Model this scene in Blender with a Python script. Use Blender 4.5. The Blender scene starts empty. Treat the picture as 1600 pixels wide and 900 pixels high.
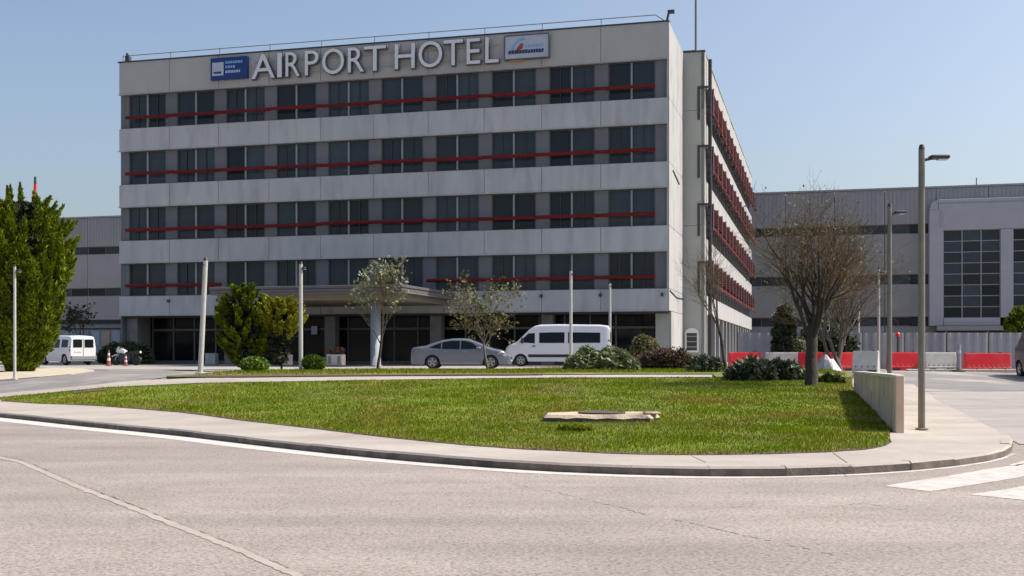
import bpy, bmesh, math, random
import numpy as np
from mathutils import Vector, Matrix
from mathutils.geometry import delaunay_2d_cdt
R = math.radians
random.seed(7); RNG = np.random.default_rng(7)
SC = bpy.context.scene
COL = SC.collection

# ------------------------------------------------------------------ camera, sky, sun
EYE = 1.6; FPX = 1770.0; HOR = 550.0
cd = bpy.data.cameras.new('camera'); cam = bpy.data.objects.new('camera', cd); COL.objects.link(cam)
cam.location = (0, 0, EYE); cam.rotation_euler = (R(90), 0, 0)
cd.sensor_width = 36; cd.lens = 36*FPX/1600; cd.shift_y = (HOR-450)/1600; cd.clip_end = 6000; cd.clip_start = 0.1
SC.camera = cam
SUN_EL = 51; SUN_AZ = 83            # azimuth clockwise from +Y
w = bpy.data.worlds.new('World'); SC.world = w; w.use_nodes = True
nt = w.node_tree; nt.nodes.clear()
sky = nt.nodes.new('ShaderNodeTexSky'); sky.sky_type = 'NISHITA'; sky.sun_disc = False
sky.sun_elevation = R(SUN_EL); sky.sun_rotation = R(SUN_AZ); sky.altitude = 50; sky.air_density = 1.0; sky.dust_density = 3.8; sky.ozone_density = 1.0
bg = nt.nodes.new('ShaderNodeBackground'); bg.inputs[1].default_value = 0.132
wo = nt.nodes.new('ShaderNodeOutputWorld')
nt.links.new(sky.outputs[0], bg.inputs[0]); nt.links.new(bg.outputs[0], wo.inputs[0])
sl = bpy.data.lights.new('sun', 'SUN'); sun = bpy.data.objects.new('sun', sl); COL.objects.link(sun)
sl.energy = 4.3; sl.angle = R(0.5); sl.color = (1.0, 0.95, 0.88)
_d = Vector((math.sin(R(SUN_AZ))*math.cos(R(SUN_EL)), math.cos(R(SUN_AZ))*math.cos(R(SUN_EL)), math.sin(R(SUN_EL))))
sun.rotation_euler = _d.to_track_quat('Z', 'Y').to_euler(); sun.location = (40, 10, 60)
SC.view_settings.view_transform = 'Standard'; SC.view_settings.look = 'None'; SC.view_settings.gamma = 1.0
SC.view_settings.exposure = 0.40
SC.render.engine = 'CYCLES'; SC.cycles.max_bounces = 6; SC.cycles.use_denoising = True

# ------------------------------------------------------------------ helpers: materials
def lin(c):
    return tuple(((x/255.0)/12.92 if x/255.0 <= 0.04045 else ((x/255.0+0.055)/1.055)**2.4) for x in c)
def mat(name, c1, c2=None, scale=4.0, rough=0.8, bump=0.0, bscale=None, metal=0.0, stretch=(1,1,1), c3=None, s3=0.6, t3=(0.5,0.7), island=0.0, spec=0.5, objrand=0.0, detail=6, trans=0.0, coat=0.0):
    """procedural surface: two colours mixed by noise, an optional third in large stains, fine relief"""
    m = bpy.data.materials.new(name); m.use_nodes = True
    n = m.node_tree; L = n.links; b = n.nodes['Principled BSDF']
    b.inputs['Roughness'].default_value = rough; b.inputs['Metallic'].default_value = metal
    b.inputs['Specular IOR Level'].default_value = spec
    if coat: b.inputs['Coat Weight'].default_value = coat; b.inputs['Coat Roughness'].default_value = 0.08
    tc = n.nodes.new('ShaderNodeTexCoord'); mp = n.nodes.new('ShaderNodeMapping'); mp.inputs['Scale'].default_value = stretch
    L.new(tc.outputs['Object'], mp.inputs[0])
    out = None
    if c2 is not None:
        tx = n.nodes.new('ShaderNodeTexNoise'); tx.inputs['Scale'].default_value = scale; tx.inputs['Detail'].default_value = detail; tx.inputs['Roughness'].default_value = 0.65
        L.new(mp.outputs[0], tx.inputs['Vector'])
        rp = n.nodes.new('ShaderNodeMapRange'); rp.inputs[1].default_value = 0.32; rp.inputs[2].default_value = 0.68
        L.new(tx.outputs[0], rp.inputs[0])
        mx = n.nodes.new('ShaderNodeMix'); mx.data_type = 'RGBA'
        mx.inputs[6].default_value = (*c1, 1); mx.inputs[7].default_value = (*c2, 1)
        L.new(rp.outputs[0], mx.inputs[0]); out = mx.outputs[2]
        if c3 is not None:
            t2 = n.nodes.new('ShaderNodeTexNoise'); t2.inputs['Scale'].default_value = s3; t2.inputs['Detail'].default_value = 5
            L.new(mp.outputs[0], t2.inputs['Vector'])
            r2 = n.nodes.new('ShaderNodeMapRange'); r2.inputs[1].default_value = t3[0]; r2.inputs[2].default_value = t3[1]
            L.new(t2.outputs[0], r2.inputs[0])
            m2 = n.nodes.new('ShaderNodeMix'); m2.data_type = 'RGBA'; m2.inputs[7].default_value = (*c3, 1)
            L.new(r2.outputs[0], m2.inputs[0]); L.new(out, m2.inputs[6]); out = m2.outputs[2]
    if island or objrand:
        src = n.nodes.new('ShaderNodeNewGeometry').outputs['Random Per Island'] if island else n.nodes.new('ShaderNodeObjectInfo').outputs['Random']
        hs = n.nodes.new('ShaderNodeHueSaturation')
        rr = n.nodes.new('ShaderNodeMapRange'); k = island or objrand; rr.inputs[3].default_value = 1-k; rr.inputs[4].default_value = 1+k
        L.new(src, rr.inputs[0]); L.new(rr.outputs[0], hs.inputs['Value'])
        if island:
            r3 = n.nodes.new('ShaderNodeMath'); r3.operation = 'MULTIPLY_ADD'; r3.inputs[1].default_value = 0.03; r3.inputs[2].default_value = 0.485
            L.new(src, r3.inputs[0]); L.new(r3.outputs[0], hs.inputs['Hue'])
        if out is not None: L.new(out, hs.inputs['Color'])
        else: hs.inputs['Color'].default_value = (*c1, 1)
        out = hs.outputs[0]
    if out is not None: L.new(out, b.inputs['Base Color'])
    else: b.inputs['Base Color'].default_value = (*c1, 1)
    if bump:
        tb = n.nodes.new('ShaderNodeTexNoise'); tb.inputs['Scale'].default_value = bscale or scale*6; tb.inputs['Detail'].default_value = 4
        L.new(mp.outputs[0], tb.inputs['Vector'])
        bp = n.nodes.new('ShaderNodeBump'); bp.inputs['Strength'].default_value = 1.0; bp.inputs['Distance'].default_value = bump
        L.new(tb.outputs[0], bp.inputs['Height']); L.new(bp.outputs[0], b.inputs['Normal'])
    if trans:
        ts = n.nodes.new('ShaderNodeBsdfTranslucent'); ms = n.nodes.new('ShaderNodeMixShader'); ms.inputs[0].default_value = trans
        if out is not None: L.new(out, ts.inputs[0])
        else: ts.inputs[0].default_value = (*c1, 1)
        L.new(b.outputs[0], ms.inputs[1]); L.new(ts.outputs[0], ms.inputs[2]); L.new(ms.outputs[0], n.nodes['Material Output'].inputs[0])
    return m
G3 = lambda v, w=0.0: (v*(1+w), v, v*(1-w))
M = {}
M['road'] = mat('worn_light_asphalt', (0.250,0.214,0.190), (0.302,0.261,0.233), 1.1, 0.9, 0.006, 60, c3=(0.232,0.200,0.178), s3=0.16, t3=(0.42,0.72))
def road_speckle(m, amt=0.28, sc=38.0, lo=0.18):
    n = m.node_tree; L = n.links; b = n.nodes['Principled BSDF']; src = b.inputs['Base Color'].links[0].from_socket
    tc = n.nodes.new('ShaderNodeTexCoord')
    v = n.nodes.new('ShaderNodeTexNoise'); v.inputs['Scale'].default_value = sc; v.inputs['Detail'].default_value = 3; v.inputs['Roughness'].default_value = .8
    L.new(tc.outputs['Object'], v.inputs['Vector'])
    r = n.nodes.new('ShaderNodeMapRange'); r.inputs[1].default_value = 0.3; r.inputs[2].default_value = 0.7; r.inputs[3].default_value = 1-amt; r.inputs[4].default_value = 1+amt*0.8
    L.new(v.outputs[0], r.inputs[0])
    v2 = n.nodes.new('ShaderNodeTexNoise'); v2.inputs['Scale'].default_value = 0.5; v2.inputs['Detail'].default_value = 5
    mp = n.nodes.new('ShaderNodeMapping'); mp.inputs['Scale'].default_value = (0.35, 1.6, 1); mp.inputs['Rotation'].default_value = (0,0,R(14))
    L.new(tc.outputs['Object'], mp.inputs[0]); L.new(mp.outputs[0], v2.inputs['Vector'])
    r2 = n.nodes.new('ShaderNodeMapRange'); r2.inputs[1].default_value = 0.35; r2.inputs[2].default_value = 0.65; r2.inputs[3].default_value = 1-lo*0.6; r2.inputs[4].default_value = 1+lo*0.4
    L.new(v2.outputs[0], r2.inputs[0])
    mm = n.nodes.new('ShaderNodeMath'); mm.operation = 'MULTIPLY'; L.new(r.outputs[0], mm.inputs[0]); L.new(r2.outputs[0], mm.inputs[1])
    v3 = n.nodes.new('ShaderNodeTexVoronoi'); v3.inputs['Scale'].default_value = sc*.62; v3.inputs['Randomness'].default_value = 1
    L.new(tc.outputs['Object'], v3.inputs['Vector'])
    r3 = n.nodes.new('ShaderNodeMapRange'); r3.inputs[1].default_value = 0.05; r3.inputs[2].default_value = 0.45; r3.inputs[3].default_value = 1-amt*.75; r3.inputs[4].default_value = 1+amt*.22
    L.new(v3.outputs['Distance'], r3.inputs[0])
    m3 = n.nodes.new('ShaderNodeMath'); m3.operation = 'MULTIPLY'; L.new(mm.outputs[0], m3.inputs[0]); L.new(r3.outputs[0], m3.inputs[1]); mm = m3
    vm = n.nodes.new('ShaderNodeVectorMath'); vm.operation = 'SCALE'; L.new(src, vm.inputs[0]); L.new(mm.outputs[0], vm.inputs['Scale'])
    L.new(vm.outputs[0], b.inputs['Base Color'])
road_speckle(M['road'], .5, 30, .25)
M['sideroad'] = mat('pale_side_street_asphalt', (0.265,0.24,0.22), (0.315,0.287,0.262), 1.5, 0.9, 0.004, 60); road_speckle(M['sideroad'], .12)
M['lane'] = mat('grey_lane_asphalt', (0.165,0.155,0.152), (0.215,0.20,0.19), 1.2, 0.9, 0.004, 60, c3=(0.33,0.30,0.26), s3=0.3); road_speckle(M['lane'], .12)
M['forecourt'] = mat('dusty_forecourt', (0.36,0.33,0.29), (0.28,0.26,0.24), 0.8, 0.9, 0.004, 60)
M['pave'] = mat('sidewalk_concrete', (0.33,0.292,0.255), (0.39,0.35,0.308), 2.0, 0.9, 0.004, 50, c3=(0.315,0.27,0.232), s3=0.5); road_speckle(M['pave'], .10, 30)
M['kerb'] = mat('weathered_kerbstone', (0.25,0.21,0.18), (0.40,0.36,0.32), 6, 0.9, 0.01, 30, c3=(0.18,0.155,0.14), s3=2.5, objrand=.12)
M['kerbface'] = mat('tyre_scuffed_kerb_face', (0.11,0.088,0.072), (0.20,0.165,0.14), 5, 0.95, 0.01, 30, c3=(0.08,0.066,0.056), s3=2.0)
M['gutter'] = mat('dusty_white_gutter_paint', (0.56,0.52,0.48), (0.44,0.405,0.37), 3, 0.9, 0.003, 40)
M['zebra'] = mat('worn_white_road_paint', (0.54,0.50,0.465), (0.36,0.32,0.29), 4, 0.85, 0.003, 40)
M['crack'] = mat('tar_crack', (0.19,0.16,0.14), (0.30,0.26,0.23), 9, 0.9)
M['seam'] = mat('pale_cement_seam', (0.38,0.325,0.285), (0.30,0.255,0.222), 2.5, 0.9)
M['verge'] = mat('dry_sand_verge', (0.50,0.43,0.34), (0.38,0.33,0.25), 2.0, 0.95, 0.02, 12)
M['soil'] = mat('dark_bare_soil', (0.06,0.035,0.022), (0.12,0.075,0.05), 4, 0.95, 0.02, 20)
M['ground'] = mat('grey_ground', (0.27,0.25,0.23), (0.22,0.21,0.19), 0.2, 0.95)
M['lawn'] = mat('lawn_turf', (0.10,0.14,0.004), (0.155,0.195,0.008), 1.6, 0.95, 0.03, 26, c3=(0.135,0.130,0.028), s3=0.45, t3=(0.5,0.68)); road_speckle(M['lawn'], .35, 14, .5)
M['blade'] = mat('grass_blades', (0.11,0.165,0.003), (0.20,0.245,0.006), 0.9, 0.9, spec=.12, c3=(0.23,0.19,0.03), s3=0.55, t3=(0.46,0.66), island=.32, trans=.25)
M['verge_grass'] = mat('dry_island_grass', (0.12,0.13,0.03), (0.09,0.13,0.02), 0.8, 0.95, 0.03, 20, c3=(0.24,0.20,0.10), s3=0.5)
# hotel
M['panel'] = mat('precast_grey_panel', (0.405,0.425,0.44), (0.475,0.49,0.495), 0.8, 0.85, 0.004, 20, stretch=(1.6,1.6,0.35), c3=(0.34,0.345,0.345), s3=0.9, t3=(.50,.78), objrand=.05)
M['parapet'] = mat('parapet_panel', (0.375,0.38,0.375), (0.42,0.42,0.41), 0.7, 0.85, 0.004, 20, stretch=(1.2,1.2,0.5), objrand=.03)
M['pier'] = mat('grey_wall_infill', (0.135,0.146,0.160), (0.168,0.177,0.190), 1.5, 0.8, 0.003, 20, stretch=(1,1,.4), objrand=.08)
M['white_wall'] = mat('white_rendered_wall', (0.335,0.33,0.325), (0.40,0.395,0.39), 1.2, 0.85, 0.003, 20, stretch=(1,1,.4), c3=(0.29,0.285,0.28), s3=.8, objrand=.03)
M['tower'] = mat('grey_green_stair_wall', (0.35,0.375,0.35), (0.40,0.42,0.39), 1.2, 0.85, 0.003, 20, stretch=(1,1,.4))
M['dark'] = mat('dark_metal', (0.03,0.032,0.036), (0.05,0.05,0.055), 4, 0.5)
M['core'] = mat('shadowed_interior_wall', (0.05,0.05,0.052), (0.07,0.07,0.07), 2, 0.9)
M['glass'] = mat('tinted_window_glass', (0.026,0.036,0.044), (0.040,0.052,0.062), 0.9, 0.16, spec=0.27, objrand=.6)
M['darkframe'] = mat('dark_grey_window_frame', (0.06,0.065,0.07), (0.09,0.095,0.10), 5, 0.6)
M['shopglass'] = mat('dark_shopfront_glass', (0.006,0.008,0.010), (0.016,0.018,0.018), 0.7, 0.10, spec=0.22, objrand=.4)
M['alu'] = mat('grey_window_frame', (0.27,0.28,0.29), (0.33,0.335,0.34), 5, 0.5, metal=.2)
M['shopframe'] = mat('dull_shopfront_frame', (0.12,0.12,0.12), (0.17,0.165,0.16), 5, 0.6)
M['red'] = mat('red_sunshade_metal', (0.12,0.006,0.006), (0.17,0.009,0.008), 3, 0.6, spec=.25, objrand=.15)
M['darkred'] = mat('deep_red_louvre_metal', (0.13,0.022,0.022), (0.20,0.035,0.032), 3, 0.5, objrand=.12)
M['letter'] = mat('pale_letter_face', (0.66,0.69,0.72), (0.60,0.63,0.66), 3, 0.4)
M['letterside'] = mat('dark_letter_return', (0.09,0.09,0.10), (0.12,0.12,0.13), 3, 0.5)
M['blue'] = mat('blue_sign_board', (0.001,0.022,0.13), (0.002,0.035,0.20), 1, 0.35)
M['pale'] = mat('pale_sign_face', (0.38,0.43,0.51), (0.44,0.48,0.56), 2, 0.4)
M['navy'] = mat('navy_print', (0.01,0.025,0.12), None, rough=.5)
M['skyblue'] = mat('light_blue_print', (0.18,0.36,0.62), None, rough=.5)
M['sred'] = mat('dull_red_print', (0.30,0.05,0.05), None, rough=.5)
M['orange'] = mat('orange_tape', (0.6,0.22,0.08), None, rough=.5)
M['canopy'] = mat('canopy_fascia_metal', (0.10,0.092,0.096), (0.14,0.13,0.132), 2, 0.5, stretch=(.3,.3,1))
M['soffit'] = mat('tan_canopy_beam', (0.16,0.14,0.11), (0.21,0.18,0.14), 2, 0.8)
M['column'] = mat('pale_blue_grey_column', (0.24,0.255,0.285), (0.29,0.305,0.33), 2, 0.6)
M['pilcol'] = mat('grey_concrete_pillar', (0.20,0.20,0.19), (0.26,0.255,0.24), 2, 0.8, 0.004, 20)
# terminal
M['clad'] = mat('grey_metal_cladding', (0.25,0.255,0.27), (0.29,0.295,0.305), 0.4, 0.6, stretch=(1,1,.4), objrand=.03)
M['twall'] = mat('taupe_terminal_wall', (0.26,0.265,0.27), (0.30,0.30,0.30), 0.5, 0.85, 0.003, 10, stretch=(1,1,.4), objrand=.04)
M['portal'] = mat('pale_blue_grey_portal', (0.34,0.355,0.395), (0.385,0.40,0.435), 0.5, 0.7, objrand=.02)
M['hoard'] = mat('grey_metal_hoarding', (0.30,0.31,0.33), (0.25,0.26,0.28), 1.5, 0.55, objrand=.12)
# street things
M['pole'] = mat('galvanised_pole', (0.20,0.185,0.155), (0.15,0.14,0.12), 5, 0.65, metal=.2)
M['polewhite'] = mat('pale_painted_pole', (0.50,0.49,0.46), (0.42,0.41,0.38), 5, 0.6)
M['lampgrey'] = mat('dark_lamp_head', (0.02,0.021,0.024), (0.03,0.03,0.034), 5, 0.4)
M['lens'] = mat('frosted_lamp_lens', (0.5,0.52,0.55), None, rough=.3)
M['barred'] = mat('red_barrier_plastic', (0.85,0.010,0.020), (0.70,0.010,0.018), 3, 0.45, c3=(0.75,.06,.06), s3=1.5, objrand=.08)
M['conered'] = mat('faded_cone_plastic', (0.40,0.10,0.07), (0.34,0.09,0.06), 3, 0.6)
M['barwhite'] = mat('dirty_white_barrier_plastic', (0.64,0.62,0.57), (0.50,0.48,0.43), 3, 0.5, objrand=.06)
M['stone'] = mat('pinkish_stone_facing', (0.50,0.37,0.28), (0.58,0.44,0.34), 3, 0.9, 0.008, 24, objrand=.06)
M['coping'] = mat('light_coping_stone', (0.50,0.455,0.40), (0.58,0.53,0.47), 4, 0.9, 0.005, 24)
M['slab'] = mat('old_cream_concrete', (0.56,0.44,0.32), (0.42,0.33,0.24), 4, 0.9, 0.02, 14, c3=(.2,.16,.12), s3=1.8)
M['iron'] = mat('rusty_iron_and_slab_shade', (0.05,0.042,0.04), (0.09,0.07,0.06), 12, 0.8, 0.01, 40)
M['rubber'] = mat('tyre_rubber', (0.02,0.02,0.02), (0.03,0.03,0.03), 8, 0.85)
M['rim'] = mat('alloy_rim', (0.42,0.43,0.44), None, rough=.3, metal=.7)
M['carglass'] = mat('car_window_glass', (0.005,0.008,0.010), (0.009,0.012,0.015), 2, 0.08, spec=.2)
M['silver'] = mat('silver_grey_car_paint', (0.16,0.18,0.22), (0.175,0.195,0.235), 3, 0.34, metal=.3, coat=.6)
M['whitepaint'] = mat('white_van_paint', (0.62,0.64,0.70), (0.66,0.67,0.72), 2, 0.35, coat=.4)
M['bright'] = mat('bright_white_car_paint', (0.74,0.74,0.75), (0.70,0.70,0.71), 2, 0.3, coat=.5)
M['darkpaint'] = mat('dark_grey_van_paint', (0.05,0.055,0.065), (0.065,0.07,0.08), 2, 0.35, coat=.4)
M['bumper'] = mat('grey_plastic_bumper', (0.20,0.20,0.21), (0.25,0.25,0.26), 4, 0.6)
M['blackplastic'] = mat('black_plastic_trim', (0.015,0.015,0.016), (0.025,0.025,0.025), 6, 0.6)
M['headlight'] = mat('clear_headlight', (0.55,0.57,0.60), None, rough=.15, spec=.8)
M['taillight'] = mat('red_tail_light', (0.35,0.01,0.01), None, rough=.25)
M['plate'] = mat('white_plate', (0.65,0.65,0.65), None, rough=.5)
# plants
M['bark'] = mat('grey_brown_bark', (0.030,0.024,0.018), (0.065,0.052,0.040), 7, 0.95, 0.02, 20, stretch=(1,1,.3))
M['twig'] = mat('brown_twigs', (0.075,0.050,0.026), (0.12,0.085,0.045), 3, 0.9)
M['palebark'] = mat('pale_bark', (0.10,0.080,0.062), (0.16,0.13,0.105), 6, 0.95, 0.01, 20, stretch=(1,1,.3))
M['darkbark'] = mat('dark_bark', (0.035,0.027,0.022), (0.06,0.05,0.04), 6, 0.95)
M['cypress'] = mat('cypress_sprays', (0.050,0.085,0.004), (0.20,0.24,0.008), 2.2, 0.8, island=.55, trans=.15, spec=.2)
M['core_shade_green'] = mat('inner_foliage', (0.012,0.020,0.005), (0.02,0.030,0.008), 2, 0.9, island=.3)  # near-black green: shadow between the outer clumps put into the leaf colour
M['yellowgreen'] = mat('yellow_green_sprays', (0.20,0.22,0.008), (0.30,0.28,0.015), 1.6, 0.75, island=.35, trans=.25)
M['box'] = mat('clipped_bush_leaves', (0.07,0.13,0.006), (0.15,0.23,0.012), 3, 0.7, island=.35, trans=.15)
M['oleander'] = mat('grey_green_shrub_leaves', (0.13,0.165,0.06), (0.22,0.25,0.12), 2, 0.6, island=.4, trans=.15)
M['darkleaf'] = mat('dark_shrub_leaves', (0.025,0.045,0.015), (0.06,0.085,0.035), 2, 0.6, island=.45, trans=.12)
M['mixleaf'] = mat('mottled_shrub_leaves', (0.03,0.05,0.018), (0.17,0.19,0.12), 5, 0.6, island=.6, trans=.1)
M['rustleaf'] = mat('reddish_brown_hedge_leaves', (0.12,0.065,0.045), (0.18,0.11,0.075), 2, 0.8, island=.4, trans=.15)
M['paleleaf'] = mat('pale_spring_leaves', (0.17,0.19,0.09), (0.26,0.27,0.16), 2, 0.7, island=.4, trans=.25)
M['bud'] = mat('brown_green_buds', (0.17,0.14,0.06), (0.14,0.15,0.05), 2, 0.8, island=.4, trans=.2)

# ------------------------------------------------------------------ helpers: objects
def tag(o, label=None, cat=None, group=None, kind=None):
    if label: o['label'] = label
    if cat: o['category'] = cat
    if group: o['group'] = group
    if kind: o['kind'] = kind
    return o
def thing(name, label, cat, loc=(0,0,0), rz=0.0, group=None):
    o = bpy.data.objects.new(name, None); COL.objects.link(o); o.empty_display_size = 0.3
    o.location = loc; o.rotation_euler = (0,0,rz)
    return tag(o, label, cat, group)
def link(name, me, parent=None, loc=None, m=None):
    o = bpy.data.objects.new(name, me); COL.objects.link(o)
    if parent is not None: o.parent = parent
    if loc is not None: o.location = loc
    if m is not None and not me.materials: me.materials.append(m)
    return o
def copy_tree(o, parent=None):
    c = o.copy(); COL.objects.link(c)
    if parent is not None: c.parent = parent
    for ch in list(o.children): copy_tree(ch, c)
    return c
class MB:
    """collects simple shapes and links them as one mesh object"""
    def __init__(s): s.v = []; s.f = []; s.mi = []
    def add(s, vs, fs, mi=0):
        b = len(s.v); s.v += [tuple(p) for p in vs]; s.f += [tuple(b+i for i in f) for f in fs]; s.mi += [mi]*len(fs); return s
    def paint(s, mi): s.mi = list(mi); return s
    def box(s, x0, x1, y0, y1, z0, z1, mi=0):
        return s.add([(x0,y0,z0),(x1,y0,z0),(x1,y1,z0),(x0,y1,z0),(x0,y0,z1),(x1,y0,z1),(x1,y1,z1),(x0,y1,z1)],
                     [(0,3,2,1),(4,5,6,7),(0,1,5,4),(1,2,6,5),(2,3,7,6),(3,0,4,7)], mi)
    def bev(s, x0, x1, y0, y1, z0, z1, c=0.01, mi=0):
        """box with chamfered edges all round the front outline"""
        vs = []; rings = [(z0,c),(z0+c,0),(z1-c,0),(z1,c)]
        for z, k in rings:
            vs += [(x0+c,y0+k,z),(x1-c,y0+k,z),(x1-k,y0+c,z),(x1-k,y1-c,z),(x1-c,y1-k,z),(x0+c,y1-k,z),(x0+k,y1-c,z),(x0+k,y0+c,z)]
        fs = [tuple(range(7,-1,-1)), tuple(range(24,32))]
        for r in range(3):
            for i in range(8):
                j = (i+1) % 8; fs.append((r*8+i, r*8+j, r*8+8+j, r*8+8+i))
        return s.add(vs, fs, mi)
    def tube(s, p0, p1, r0, r1=None, n=8, cap=True, mi=0):
        r1 = r0 if r1 is None else r1
        p0 = Vector(p0); p1 = Vector(p1); d = (p1-p0).normalized()
        a = Vector((0,0,1)) if abs(d.z) < .9 else Vector((1,0,0)); u = d.cross(a).normalized(); w_ = d.cross(u)
        vs = []
        for p, r in ((p0,r0),(p1,r1)):
            for i in range(n):
                t = 2*math.pi*i/n; vs.append(p + u*(math.cos(t)*r) + w_*(math.sin(t)*r))
        fs = [(i, (i+1)%n, n+(i+1)%n, n+i) for i in range(n)]
        if cap: fs += [tuple(range(n-1,-1,-1)), tuple(range(n,2*n))]
        return s.add(vs, fs, mi)
    def lathe(s, c, axis, prof, n=20, mi=0):
        """prof: (distance along axis, radius) pairs"""
        c = Vector(c); d = Vector(axis).normalized(); a = Vector((0,0,1)) if abs(d.z) < .9 else Vector((1,0,0)); u = d.cross(a).normalized(); w_ = d.cross(u)
        vs = []; k = len(prof)
        for t_, r in prof:
            for i in range(n):
                t = 2*math.pi*i/n; vs.append(c + d*t_ + u*(math.cos(t)*r) + w_*(math.sin(t)*r))
        fs = [(a_*n+i, a_*n+(i+1)%n, (a_+1)*n+(i+1)%n, (a_+1)*n+i) for a_ in range(k-1) for i in range(n)]
        fs += [tuple(range(n-1,-1,-1)), tuple(range((k-1)*n, k*n))]
        return s.add(vs, fs, mi)
    def prism(s, poly, y0, y1, mi=0):
        """poly in x,z pushed along y"""
        n = len(poly); vs = [(x,y0,z) for x,z in poly] + [(x,y1,z) for x,z in poly]
        return s.add(vs, [tuple(range(n)), tuple(range(2*n-1,n-1,-1))] + [(i, n+i, n+(i+1)%n, (i+1)%n) for i in range(n)], mi)
    def mesh(s, name, mats, smooth=False):
        me = bpy.data.meshes.new(name); me.from_pydata(s.v, [], s.f); 
        for m in (mats if isinstance(mats, (list,tuple)) else [mats]): me.materials.append(m)
        if any(s.mi): me.polygons.foreach_set('material_index', s.mi)
        if smooth: me.polygons.foreach_set('use_smooth', [True]*len(me.polygons))
        bm = bmesh.new(); bm.from_mesh(me); bmesh.ops.recalc_face_normals(bm, faces=bm.faces); bm.to_mesh(me); bm.free()
        return me
    def obj(s, name, mats, parent=None, loc=None, smooth=False):
        return link(name, s.mesh(name, mats, smooth), parent, loc)
def fast_mesh(name, V, F, m, mi=None):
    """numpy arrays -> mesh; F has 3 or 4 columns"""
    me = bpy.data.meshes.new(name); V = np.asarray(V, np.float32); F = np.asarray(F, np.int32); k = F.shape[1]
    me.vertices.add(len(V)); me.vertices.foreach_set('co', V.ravel())
    me.loops.add(F.size); me.loops.foreach_set('vertex_index', F.ravel())
    me.polygons.add(len(F)); me.polygons.foreach_set('loop_start', np.arange(0, F.size, k, dtype=np.int32)); me.polygons.foreach_set('loop_total', np.full(len(F), k, np.int32))
    me.update(calc_edges=True)
    for x in (m if isinstance(m, (list,tuple)) else [m]): me.materials.append(x)
    if mi is not None: me.polygons.foreach_set('material_index', np.asarray(mi, np.int32))
    return me

# ------------------------------------------------------------------ terrain: flat road in front, ground rises to the hotel forecourt
KERB = [(-60,64),(-32,44.5),(-22,36.6),(-12.55,27.8),(-9.3,24.4),(-6.3,21.6),(-4.65,19.7),(-3.05,18.0),(-1.5,16.55),(0,15.4),(1.0,14.9),(2.06,14.6),(3.07,14.5),(4.15,14.7),(5.2,15.15),(6.14,15.8),(7.1,16.7),(7.85,17.8),(8.6,19.4)]
KX = [p[0] for p in KERB]; KY = [p[1] for p in KERB]
def yk(x): return float(np.interp(x, KX, KY)) if x < 7.1 else 16.7
def hgt(x, y):
    k = yk(x) + 1.6
    wxl = 6.93 + .225*(min(y,31)-20.1) + .1; bw_ = .25 + max(0, y-30)*1.3
    f = min(1.0, max(0.0, (x-wxl)/bw_)) if x > 4 else 0.0
    y1 = max(38.0, k+9) + f*34
    t = min(1.0, max(0.0, (y-k)/(y1-k)))
    return 0.75*(t*t*(3-2*t)*0.35 + t*0.65)
def G(px, py, off=0.0):
    """where the sight line through a photo pixel meets the ground"""
    a = (px-800)/FPX; b = (py-HOR)/FPX
    y = 5.0
    while y < 400:
        if EYE - b*y <= hgt(a*y, y) + off: break
        y += 0.05
    return (a*y, y)
def GZ(px, py, off=0.0):
    x, y = G(px, py, off); return (x, y, hgt(x, y)+off)
def AT(px, Y, off=0.0):
    x = (px-800)/FPX*Y; return (x, Y, hgt(x, Y)+off)
def inside(poly, P):
    P = np.asarray(P); x, y = P[:,0], P[:,1]; r = np.zeros(len(P), bool); n = len(poly)
    for i in range(n):
        x0,y0 = poly[i]; x1,y1 = poly[(i+1)%n]
        if y0 == y1: continue
        c = ((y0 > y) != (y1 > y)) & (x < (x1-x0)*(y-y0)/(y1-y0)+x0); r ^= c
    return r
def densify(poly, d=0.6):
    o = []
    for i in range(len(poly)):
        a = poly[i]; b = poly[(i+1)%len(poly)]; n = max(1, int(math.dist(a,b)/d))
        o += [(a[0]+(b[0]-a[0])*k/n, a[1]+(b[1]-a[1])*k/n) for k in range(n)]
    return o
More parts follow.
